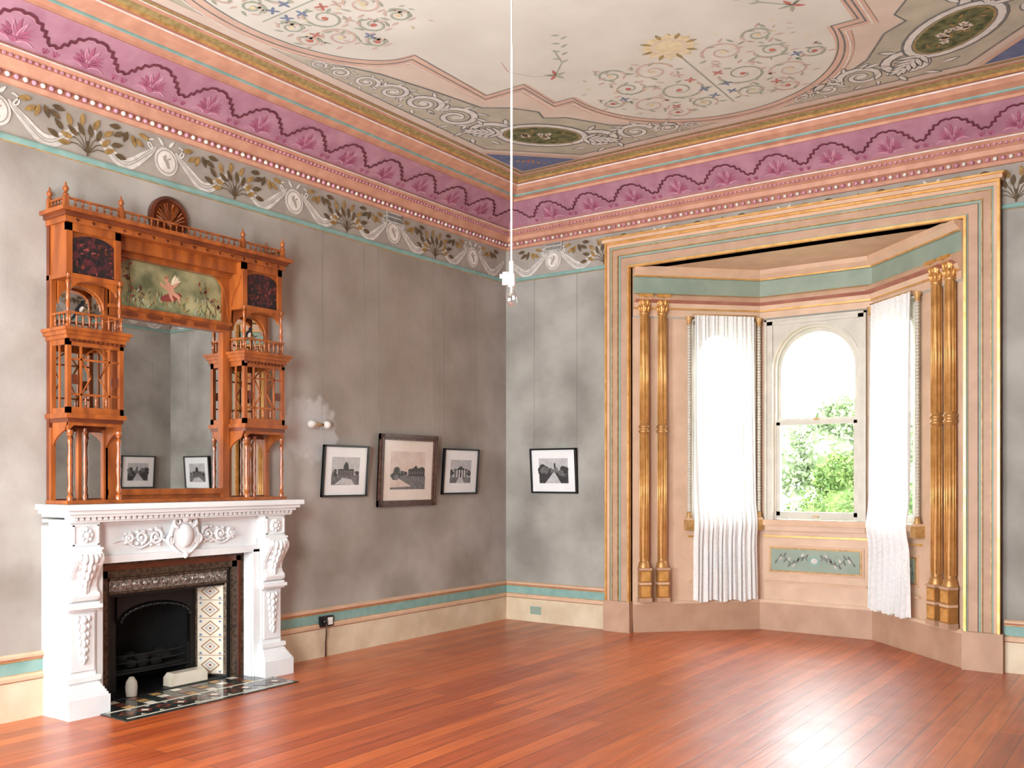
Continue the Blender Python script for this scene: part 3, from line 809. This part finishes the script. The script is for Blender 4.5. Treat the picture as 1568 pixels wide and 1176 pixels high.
for i in range(n):
    t0,t1=pi*i/n,pi*(i+1)/n
    q.prism([(-.30*cos(t0),.50+.12*sin(t0)),(-.30*cos(t1),.50+.12*sin(t1)),(-.30*cos(t1),.72),(-.30*cos(t0),.72)],'d',-.19,-.13,iron)
    q.tube([(-.28*cos(t0),-.12,.49+.11*sin(t0)),(-.28*cos(t1),-.12,.49+.11*sin(t1))],.012,iron,6)
q.box((-.36,-.5,0),(-.33,-.17,.75),soot); q.box((.33,-.5,0),(.36,-.17,.75),soot); q.box((-.36,-.52,0),(.36,-.49,.75),soot); q.box((-.36,-.5,.72),(.36,-.17,.75),soot)
q.box((-.47,-.5,-.0),(.47,.05,.012),iron)
for z in (.15,.20,.25): q.tube([(-.30,-.17,z),(-.15,-.13,z),(.15,-.13,z),(.30,-.17,z)],.006,soot,6)
for s in (-.3,.3): q.box((s-.01,-.18,.0),(s+.01,-.16,.28),soot)
q.box((-.30,-.45,.12),(.30,-.15,.135),soot)
for i in range(16):
    q.sphere((random.uniform(-.2,.2),random.uniform(-.38,-.2),.17+random.uniform(0,.05)),(.045,.04,.03),soot,7,5)
q.prism([(.02,.012),(.33,.012),(.33,.07),(.30,.10),(.05,.10),(.02,.07)],'d',-.07,.02,tilew)
q.lathe((-.30,.04,.012),[(.035,0),(.04,.06),(.035,.10),(.015,.13),(0,.132)],extm,12)
q.build(parent=fire)

# tiled hearth
q=MB('tiled_hearth',FF)
q.box((-.69,.0,.0),(.69,.60,.008),tiled)
q.box((-.66,.33,.008),(.66,.345,.0095),tilew); q.box((-.66,.555,.008),(.66,.57,.0095),tilew)
for i in range(10):
    s=-.594+i*.132
    q.add([(s-.06,.45,.0095),(s,.39,.0095),(s+.06,.45,.0095),(s,.51,.0095)],[(0,1,2,3)],tiler)
    q.add([(s-.03,.45,.010),(s,.42,.010),(s+.03,.45,.010),(s,.48,.010)],[(0,1,2,3)],tilew if i%2 else tiled)
    q.add([(s+.046,.365,.0095),(s+.086,.365,.0095),(s+.066,.39,.0095)],[(0,1,2)],tilew)
    q.add([(s+.046,.54,.0095),(s+.086,.54,.0095),(s+.066,.51,.0095)],[(0,1,2)],tilew)
for i in range(7):
    for j in range(3):
        s=-.52+i*.16; d=.08+j*.09
        q.add([(s,d,.0095),(s+.07,d,.0095),(s+.07,d+.07,.0095),(s,d+.07,.0095)],[(0,1,2,3)],(tilew,tiler,goldp)[(i+j)%3])
q.build(parent=fire)

# ------------------------------------------------------------ overmantel
q=MB('overmantel_mirror',FF)
B0=1.337
def spindle(s,d,z0,z1,r=.013,m=wood):
    h=z1-z0
    pr=[(r*1.3,0),(r*1.3,.06*h),(r*.6,.09*h),(r*1.2,.15*h),(r*.7,.22*h),(r*.75,.3*h),(r*1.15,.45*h),(r*.8,.5*h),(r*1.15,.55*h),(r*.75,.7*h),(r*.7,.78*h),(r*1.2,.85*h),(r*.6,.91*h),(r*1.3,.94*h),(r*1.3,h)]
    q.lathe((s,d,z0),pr,m,10)
def sb(sg,a,b,d0,d1,z0,z1,m=wood):
    q.box((min(sg*a,sg*b),d0,z0),(max(sg*a,sg*b),d1,z1),m)
q.box((-.87,.004,B0),(.87,.035,3.12),woodd)
q.box((-.875,.004,B0),(.875,.26,B0+.022),wood)
q.box((-.455,.035,B0+.022),(.455,.05,B0+.07),wood)
q.box((-.43,.035,1.42),(.43,.045,2.60),mirror)
for a,b in ((-.485,-.425),(.425,.485)): q.box((a,.035,B0+.02),(b,.075,3.02),wood)
q.box((-.485,.035,1.385),(.485,.07,1.425),wood)
q.box((-.485,.035,2.585),(.485,.08,2.66),wood); q.box((-.49,.035,2.635),(.49,.10,2.66),wood)
for i in range(5): q.box((-.40+i*.19,.08,2.60),(-.36+i*.19+.08,.086,2.625),woodd)
q.box((-.43,.035,2.66),(.43,.05,3.0),paintbg)
q.box((-.485,.035,2.985),(.485,.10,3.02),wood)
pd=.052
def pe(cs,cz,rx,rz,ang,m,dd=0): q.disc((cs,cz),rx,rz,pd+dd,m,ang,14)
pe(.0,2.78,.09,.028,.3,redc,.001)
pe(-.01,2.84,.028,.05,.5,skin,.0015); pe(-.04,2.90,.019,.022,0,skin,.002); pe(-.04,2.912,.020,.012,.2,tileb,.0025)
pe(-.065,2.85,.035,.010,-.6,skin,.002); pe(.03,2.865,.038,.010,.7,skin,.002); pe(.035,2.80,.043,.014,-.4,skin,.002); pe(.0,2.78,.038,.012,-1.1,skin,.002); pe(.062,2.77,.026,.009,-1.0,skin,.0022)
for k in range(5): q.leaf((.0,2.865),.09,.020,.5+.16*k,pd+.001+.00005*k,arab2 if k%2 else yelp)
for i in range(90):
    x=random.uniform(-.41,.41); zt=random.uniform(2.665,2.77+.12*abs(x))
    q.leaf((x,zt),.045,.009,pi/2+random.uniform(-.9,.9),pd+.0004+i*.000005,(leafg,dgreen,arab,leafd,dgreen,leafg)[i%6])
for x,zt in ((-.33,2.9),(-.25,2.78),(.28,2.88),(.36,2.76)):
    q.ribbon([(x,2.66),(x+.02,(zt+2.66)/2),(x,zt+.05)],.005,pd+.0011,leafd)
    for k in range(9): q.leaf((x+random.uniform(-.05,.05),zt+random.uniform(-.05,.06)),.035,.015,random.random()*6,pd+.0013,(leafd,leafg,redc)[k%3])
for sg in (-1,1):
    sb(sg,.50,.86,.035,.042,B0+.03,1.80,mirror)
    for a,b in ((.485,.515),(.665,.69),(.84,.87)): sb(sg,a,b,.035,.06,B0+.02,1.82)
    for s in (.515,.845): 
        spindle(sg*s,.235,B0+.022,1.80,.014)
    sb(sg,.485,.50,.035,.06,B0,1.82)
    spindle(sg*.68,.12,B0+.022,1.82,.010)
    sb(sg,.475,.88,.0,.262,1.875,1.905); sb(sg,.49,.865,.0,.25,1.85,1.875,woodd)
    for s0,s1,flip in ((.50,.60,1),(.76,.86,-1)):
        pts=[]
        for i in range(9):
            t=pi/2*i/8
            pts.append((sg*(s0+.10*(1-cos(t)) if flip==1 else s1-.10*(1-cos(t))),1.76+.09*sin(t)))
        pts.append((sg*(s0 if flip==1 else s1),1.85))
        q.prism(pts,'d',.225,.243,wood)
    sb(sg,.50,.86,.228,.24,1.83,1.86)
    for s in (.495,.855):
        q.prism([(.06,1.70),(.06,1.85),(.23,1.85),(.20,1.80),(.13,1.77),(.09,1.74)],'s',sg*(s-.006),sg*(s+.006),wood)
    sb(sg,.50,.86,.035,.05,1.905,2.37,mirror)
    for s in (.485,.84):
        for d in (.035,.215): sb(sg,s,s+.027,d,d+.03,1.905,2.37)
    sb(sg,.485,.867,.215,.245,1.905,1.945); sb(sg,.485,.867,.215,.245,2.33,2.37)
    for s in (.489,.847):
        sb(sg,s,s+.016,.05,.23,1.905,1.94); sb(sg,s,s+.016,.05,.23,2.335,2.37)
        sb(sg,s+.003,s+.012,.125,.14,1.93,2.34)
    for s in (.575,.765): sb(sg,s,s+.012,.225,.238,1.94,2.33)
    for z in (2.02,2.24): sb(sg,.51,.84,.225,.238,z,z+.012)
    for s in (.60,.67,.74): spindle(sg*s,.232,1.945,2.02,.007)
    for t in (-1,1):
        q.tube([(sg*(.676+t*.088),.232,2.245),(sg*(.676+t*.05),.232,2.29),(sg*(.676),.232,2.325)],.006,wood,6)
        q.tube([(sg*(.676+t*.088),.232,2.03),(sg*(.676+t*.055),.232,2.09),(sg*(.676+t*.03),.232,2.135)],.006,wood,6)
        q.tube([(sg*(.676+t*.088),.232,2.24),(sg*(.676+t*.055),.232,2.18),(sg*(.676+t*.03),.232,2.135)],.006,wood,6)
        q.box((min(sg*.676+t*.11,sg*.676+t*.15),.22,2.09),(max(sg*.676+t*.11,sg*.676+t*.15),.235,2.15),woodd)
    sb(sg,.475,.877,0,.258,2.37,2.395); sb(sg,.462,.892,0,.275,2.395,2.42); sb(sg,.45,.905,0,.29,2.42,2.44)
    for i in range(12): sb(sg,.485+i*.032,.50+i*.032,.245,.262,2.352,2.368,woodd)
    sb(sg,.49,.865,.235,.247,2.53,2.542); sb(sg,.853,.865,.05,.24,2.53,2.542); sb(sg,.49,.502,.05,.24,2.53,2.542)
    for i in range(9): spindle(sg*(.50+i*.0435),.241,2.44,2.532,.006)
    for d in (.09,.14,.19):
        spindle(sg*.859,d,2.44,2.532,.006); spindle(sg*.496,d,2.44,2.532,.006)
    sb(sg,.52,.83,.035,.045,2.44,2.74,mirror)
    for s in (.50,.85): spindle(sg*s,.222,2.44,2.78,.012)
    for a,b in ((.485,.515),(.837,.867)): sb(sg,a,b,.03,.06,2.44,2.78)
    n=10; c0=.675
    for i in range(n):
        t0,t1=pi*i/n,pi*(i+1)/n; R=.155
        q.prism([(sg*(c0-R*cos(t0)),2.61+.13*sin(t0)),(sg*(c0-R*cos(t1)),2.61+.13*sin(t1)),(sg*(c0-R*cos(t1)),2.78),(sg*(c0-R*cos(t0)),2.78)],'d',.05,.075,wood)
        q.prism([(sg*(c0-R*cos(t0)),2.68+.07*sin(t0)),(sg*(c0-R*cos(t1)),2.68+.07*sin(t1)),(sg*(c0-R*cos(t1)),2.78),(sg*(c0-R*cos(t0)),2.78)],'d',.20,.225,wood)
    bs=sg*.675
    q.disc((bs,2.60),.045,.02,.047,birdb,1.0,12); q.disc((bs+.025,2.645),.015,.014,.0475,birdb,0,12); q.leaf((bs-.015,2.575),.07,.018,-2.2,.0472,birdb); q.disc((bs+.012,2.60),.022,.011,.048,whitep,1.0,10)
    q.leaf((bs+.035,2.645),.025,.008,0,.0476,goldp)
    q.ribbon([(bs-.09,2.52),(bs,2.56),(bs+.09,2.60)],.006,.0465,leafd)
    for i in range(6): q.leaf((bs-.08+.03*i,2.53+.012*i),.035,.012,1.2+(i%2)*1.5,.0468,leafg)
    sb(sg,.49,.86,.035,.20,2.78,3.10); sb(sg,.48,.87,.0,.232,2.755,2.785)
    sb(sg,.49,.86,.20,.222,3.05,3.10)
    for a,b in ((.49,.53),(.82,.86)): sb(sg,a,b,.20,.222,2.785,3.10)
    q.prism([(sg*(.53),2.785),(sg*.82,2.785),(sg*.82,2.98)]+[(sg*(.675+.145*cos(t)),2.98+.06*sin(t)) for t in [pi*i/10 for i in range(11)]]+[(sg*.53,2.98)],'d',.20,.206,panelcar)
    for i in range(40):
        q.leaf((sg*random.uniform(.54,.80),random.uniform(2.79,3.0)),.026,.010,random.random()*6,.2065+i*.00002,(redc,panelcar,woodd)[i%3])
    pts=[(sg*.485,2.66),(sg*.485,2.985),(sg*.33,2.985)]
    pts+=[(sg*(.33+.13*sin(t)),2.985-.27*(1-cos(t))) for t in [pi/2*i/8 for i in range(1,9)]]
    q.prism(pts,'d',.06,.085,wood)
    q.prism([(.085,2.66),(.085,3.0),(.21,3.0),(.18,2.93),(.13,2.88),(.10,2.80)],'s',sg*.478,sg*.49,wood)
q.box((-.49,.035,3.02),(.49,.15,3.10),wood)
q.box((-.875,0,3.10),(.875,.24,3.135),wood); q.box((-.89,0,3.135),(.89,.262,3.16),woodd); q.box((-.915,0,3.16),(.915,.285,3.185),wood)
for i in range(16): q.lathe((-.80+i*.1067,.24,3.118),[(.011,0),(.009,.006),(0,.008)],woodd,8,'d')
q.box((-.87,.215,3.245),(.87,.228,3.257),wood)
for i in range(36): spindle(-.85+i*.0486,.222,3.185,3.246,.007)
for sg in (-1,1):
    sb(sg,.858,.87,.03,.225,3.245,3.257)
    for d in (.06,.10,.14,.18): spindle(sg*.864,d,3.185,3.246,.007)
    for s,d in ((.864,.222),(.49,.222),(.864,.03)):
        q.box((sg*s-.014,d-.014,3.185),(sg*s+.014,d+.014,3.265),wood)
        q.lathe((sg*s,d,3.265),[(.016,0),(.018,.008),(.008,.015),(.019,.032),(.016,.05),(.005,.062),(.006,.075),(0,.085)],wood,10)
q.box((-.20,.01,3.185),(.20,.05,3.25),wood)
q.lathe((0,.02,3.34),[(0,-.015),(.155,-.015),(.155,.02),(.135,.03),(.125,.015),(0,.015)],woodd,28,'d')
for i in range(15):
    a=pi*i/14
    q.tube([(.02*cos(a),.04,3.30+.02*sin(a)),(.115*cos(a),.042,3.31+.135*sin(a)*1.0)],[.005,.011],wood,5)
q.sphere((0,.04,3.30),(.03,.02,.03),wood,10,6)
q.build(bevel=.0015)

# ------------------------------------------------------------ pictures
def picture(fr,s0,s1,z0,z1,fm,fw,mw,sepia=0,flip=1,style=0):
    q=MB('framed_picture',fr)
    base=fr
    def lean(s,d,z): return base(s,d+.035*(z-z0)/(z1-z0),z)
    q.fr=lean
    q.box((s0,.004,z0),(s1,.016,z1),fm)
    for a,b in [((s0,.004,z0),(s0+fw,.032,z1)),((s1-fw,.004,z0),(s1,.032,z1)),((s0,.004,z0),(s1,.032,z0+fw)),((s0,.004,z1-fw),(s1,.032,z1))]: q.box(a,b,fm)
    if sepia:
        g=fw*.3
        for a,b in [((s0+g,.03,z0+g),(s0+2*g,.042,z1-g)),((s1-2*g,.03,z0+g),(s1-g,.042,z1-g)),((s0+g,.03,z0+g),(s1-g,.042,z0+2*g)),((s0+g,.03,z1-2*g),(s1-g,.042,z1-g))]: q.box(a,b,fm)
        n=26
        for i in range(n):
            t=(i+.5)/n
            for zz in (z0+fw*.5,z1-fw*.5): q.sphere((s0+(s1-s0)*t,.034,zz),(.010,.008,.010),fm,6,4)
            for ss in (s0+fw*.5,s1-fw*.5): q.sphere((ss,.034,z0+(z1-z0)*t),(.010,.008,.010),fm,6,4)
    q.poly([(s0+fw,z0+fw),(s1-fw,z0+fw),(s1-fw,z1-fw),(s0+fw,z1-fw)],.0175,mountc if sepia else mount)
    a,b=s0+fw+mw,s1-fw-mw; c,e=z0+fw+mw,z1-fw-mw
    X=lambda u:a+(b-a)*(u if flip>0 else 1-u); Z=lambda v:c+(e-c)*v
    PP=lambda pts,d,m:q.poly([(X(u),Z(v)) for u,v in pts],d,m)
    PP([(0,0),(1,0),(1,1),(0,1)],.0182,pskyr if sepia else psky)
    def tree(u,v,r,k=9,rv=1.3):
        for i in range(k):
            t=random.random()*6.28; rr=random.random()*r*.6
            q.disc((X(min(.94,max(.06,u+rr*cos(t)))),Z(v+rr*rv*sin(t))),(b-a)*r*.45,(e-c)*r*.5,.0187+.00003*i,pdk if i%3 else pgr,0,9)
    if style==0:      # domed pavilion seen across a forecourt
        PP([(0,0),(1,0),(1,.34),(0,.40)],.0186,pgr); PP([(.12,.02),(.85,.0),(.72,.2),(.4,.26)],.0189,psky)
        PP([(.22,.32),(.80,.32),(.80,.52),(.22,.52)],.019,pgr); PP([(.2,.52),(.82,.52),(.78,.57),(.25,.57)],.0192,pdk)
        PP([(.42,.55),(.60,.55),(.60,.68),(.56,.78),(.51,.84),(.46,.78),(.42,.68)],.0193,pdk)
        for i in range(7): PP([(.25+i*.08,.33),(.275+i*.08,.33),(.275+i*.08,.50),(.25+i*.08,.50)],.0194,pdk)
        tree(.12,.42,.12); tree(.9,.42,.10)
    elif style==1:    # mansion on the right beyond lawns
        PP([(0,0),(1,0),(1,.36),(0,.40)],.0186,pgr); PP([(0,.05),(.6,.08),(.2,.30),(0,.32)],.0188,pskyr)
        PP([(.5,.36),(.98,.34),(.98,.55),(.92,.60),(.78,.56),(.72,.64),(.64,.56),(.5,.53)],.019,pdk)
        for i in range(6): PP([(.54+i*.07,.40),(.57+i*.07,.40),(.57+i*.07,.48),(.54+i*.07,.48)],.0192,pgr)
        tree(.15,.42,.16,14); tree(.38,.42,.10)
    elif style==2:    # classical porch with pediment
        PP([(0,0),(1,0),(1,.25),(0,.25)],.0186,pgr); PP([(.3,.0),(.7,.0),(.58,.25),(.42,.25)],.0188,psky)
        PP([(.2,.25),(.8,.25),(.8,.58),(.2,.58)],.0190,pgr); PP([(.3,.58),(.7,.58),(.5,.74)],.0192,pdk)
        PP([(.15,.56),(.85,.56),(.85,.60),(.15,.60)],.0193,pdk)
        for u in (.3,.42,.55,.67): PP([(u,.25),(u+.035,.25),(u+.035,.57),(u,.57)],.0194,mount)
        PP([(.46,.25),(.54,.25),(.54,.47),(.46,.47)],.0195,pdk); tree(.08,.42,.14); tree(.92,.42,.14)
    else:             # drive between trees
        PP([(0,0),(1,0),(1,.45),(0,.42)],.0186,pdk); PP([(.2,0),(.75,0),(.55,.42),(.48,.42)],.0188,psky)
        tree(.15,.55,.24,16); tree(.85,.52,.22,16); tree(.35,.5,.12)
        PP([(.42,.42),(.66,.42),(.66,.58),(.6,.66),(.54,.58),(.42,.56)],.0199,pgr); PP([(.52,.6),(.58,.6),(.58,.76),(.55,.84),(.52,.76)],.0200,pdk)
    q.fr=base
    for s in (s0+.02,s1-.02): q.tube([(s,.03,z1-.02),(s,.005,z1+.25),(s,.005,3.59)],.0011,wire,4)
    q.build()
picture(FL,2.13,2.66,1.34,1.78,black,.016,.085,flip=-1,style=0)
picture(FL,1.20,1.99,1.24,1.90,brownf,.055,.10,1,flip=-1,style=1)
picture(FL,.544,1.094,1.34,1.79,black,.016,.095,flip=-1,style=2)
picture(FB,.347,.907,1.343,1.805,black,.018,.085,style=3)
picture(FB,5.10,5.66,1.343,1.805,black,.018,.085,style=0)
picture(FR,.28,.80,1.36,1.81,black,.018,.085,style=3)
picture(FR,2.2,2.9,1.26,1.88,brownf,.05,.10,1,style=1)

# bracket light with two bulbs
q=MB('wall_bracket_light',FL); s=2.71; z=1.945
q.lathe((s,0,z),[(0,0),(.03,0),(.03,.012),(.012,.02),(.012,.05),(0,.052)],plasticw,14,'d')
q.tube([(s-.05,.05,z),(s+.05,.05,z)],.010,goldp,8)
for sg in (-1,1):
    q.lathe((s+sg*.04,.05,z),[(.014,0),(.018,sg*.01),(.016,sg*.03)],plasticw,12,'s')
    q.sphere((s+sg*.085,.05,z),(.034,.033,.033),plasticw,16,10)
q.build()

# skirting socket with cable
q=MB('power_outlet',FL); s=2.62
q.box((s-.07,.02,.255),(s+.07,.05,.345),black); q.box((s-.055,.05,.27),(s-.005,.056,.33),plasticw)
q.sphere((s+.035,.06,.30),(.025,.02,.025),black,10,6)
q.tube([(s+.03,.07,.28),(s+.02,.06,.2),(s+.01,.04,.12),(s+.01,.04,.005)],.007,brownf,6)
q.build()
q=MB('blank_plate',FB); q.box((.33,.02,.08),(.46,.026,.16),tealb); q.box((.34,.026,.09),(.45,.029,.15),teal); q.build()

# pendant bulb
q=MB('pendant_bulb'); px,py=CX,-CY
q.lathe((px,py,H),[(.05,-.002),(.05,-.012),(.03,-.03),(.008,-.04)],plasticw,16)
q.tube([(px,py,H-.03),(px,py,3.80),(px+.002,py,3.74),(px,py,3.0),(px,py,2.62)],[.0042,.0042,.0065,.0062,.005],cordm,8)
q.lathe((px,py,2.50),[(.005,.14),(.012,.13),(.014,.07),(.02,.065),(.021,.02),(.018,.0),(.0,.0)],plasticw,14)
rx,ry=.8134,.5817
q.tube([(px,py,2.545),(px-.035*rx,py-.035*ry,2.545)],.012,plasticw,10)
q.tube([(px-.03*rx,py-.03*ry,2.575),(px-.03*rx,py-.03*ry,2.51)],[.018,.019],plasticw,12)
q.tube([(px-.045*rx,py-.045*ry,2.555),(px-.062*rx,py-.062*ry,2.555)],[.012,.012],plasticw,10)
q.lathe((px,py,2.50),[(.013,0),(.014,-.012),(.022,-.03),(.031,-.055),(.031,-.075),(.022,-.095),(.008,-.106),(0,-.107)],bulbg,18)
q.tube([(px-.008,py,2.49),(px-.006,py,2.455),(px+.006,py,2.455),(px+.008,py,2.49)],.0012,wire,5)
q.lathe((px,py,2.47),[(.004,.03),(.004,0),(0,-.002)],plasticw,8)
q.build()

# ------------------------------------------------------------ outside
g=MB('ground_lawn'); g.box((-40,1.3,-.8),(40,70,-.7),grass); g.box((-40,8,-.7),(40,12.5,-.69),path); g.build()
def foliage(name,blobs,nleaf,size,m,trunk=None):
    q=MB(name); vs=[];fs=[]
    for _ in range(nleaf):
        cx,cy,cz,r=random.choice(blobs)
        v=Vector((random.gauss(0,1),random.gauss(0,1),random.gauss(0,1))).normalized()*r*random.uniform(.75,1.08)
        p=Vector((cx,cy,cz))+v
        a=Vector((random.gauss(0,1),random.gauss(0,1),random.gauss(0,1))).normalized()
        b=a.cross(Vector((random.gauss(0,1),random.gauss(0,1),random.gauss(0,1)))).normalized()
        l=size*random.uniform(.6,1.2); o=len(vs)
        vs+=[tuple(p),tuple(p+a*l*.5+b*l*.28),tuple(p+a*l),tuple(p+a*l*.5-b*l*.28)]; fs.append((o,o+1,o+2,o+3))
    q.add(vs,fs,m)
    for cx,cy,cz,r in blobs: q.sphere((cx,cy,cz),r*.72,m,12,8)
    if trunk: 
        x,y,h=trunk; q.tube([(x,y,-.7),(x+.1,y,h*.4),(x,y,h)],[.2,.15,.08],bark,8)
    q.build()
foliage('garden_shrub',[(-1.2,17,.6,1.1),(-.5,16.5,.1,1.1),(-2.0,17,.1,1.1),(-1.0,17.5,1.3,.9),(.3,15.5,-.2,.8),(-1.5,17,1.5,.6),(-.2,17,1.0,.7)],14000,.12,leafm,(-1.2,17,.8))
foliage('garden_shrub',[(1.0,14.5,-.5,.6),(2.2,14,-.55,.6),(-.3,14.5,-.55,.5)],3000,.12,leafm2,(1.0,14.5,-.4))
foliage('garden_tree',[(-6.6,33,2.6,1.6),(-5.0,34,2.2,1.5),(-8.4,33,2.4,1.6),(-6.0,33,4.0,1.0),(-4.0,34,3.0,1.1)],8000,.3,leafm2,(-6.2,34,3))
foliage('garden_tree',[(-14,14,4,2.5),(-12,13,2.5,2.0),(-15,15,2,2)],4000,.3,leafm2,(-14,14,3))

# ------------------------------------------------------------ light
wd=bpy.data.worlds.new('sky'); scene.world=wd; wd.use_nodes=True
bg=wd.node_tree.nodes['Background']; bg.inputs[0].default_value=(.92,.97,1,1); bg.inputs[1].default_value=12.0
def area(name,loc,target,sx,sy,power,col=(1,1,1)):
    l=bpy.data.lights.new(name,'AREA'); l.shape='RECTANGLE'; l.size=sx; l.size_y=sy; l.energy=power; l.color=col
    o=bpy.data.objects.new(name,l); o.location=loc
    o.rotation_euler=(Vector(target)-Vector(loc)).to_track_quat('-Z','Y').to_euler(); scene.collection.objects.link(o)
area('daylight_bay',(3.0,3.6,4.6),(3.0,0,1.6),3.2,2.0,320,(.93,.98,1))
area('daylight_rear_window',(1.4,-8.75,2.0),(1.6,0,2.4),1.4,2.4,300,(.91,.97,1))  # added fill lamps behind the invented rear openings, brighten the room
area('daylight_rear_window',(3.7,-8.75,2.0),(3.6,0,2.5),1.4,2.4,390,(.91,.97,1))

# ------------------------------------------------------------ camera
cam=bpy.data.cameras.new('camera'); co=bpy.data.objects.new('camera',cam); scene.collection.objects.link(co)
co.location=(5.88,-8.113,1.5)
yaw=math.radians(35.57)
co.rotation_euler=(pi/2,0,yaw)
cam.sensor_width=36; cam.lens=36*1436/1568; cam.shift_y=144/1568; cam.clip_start=.02; cam.clip_end=300
scene.camera=co
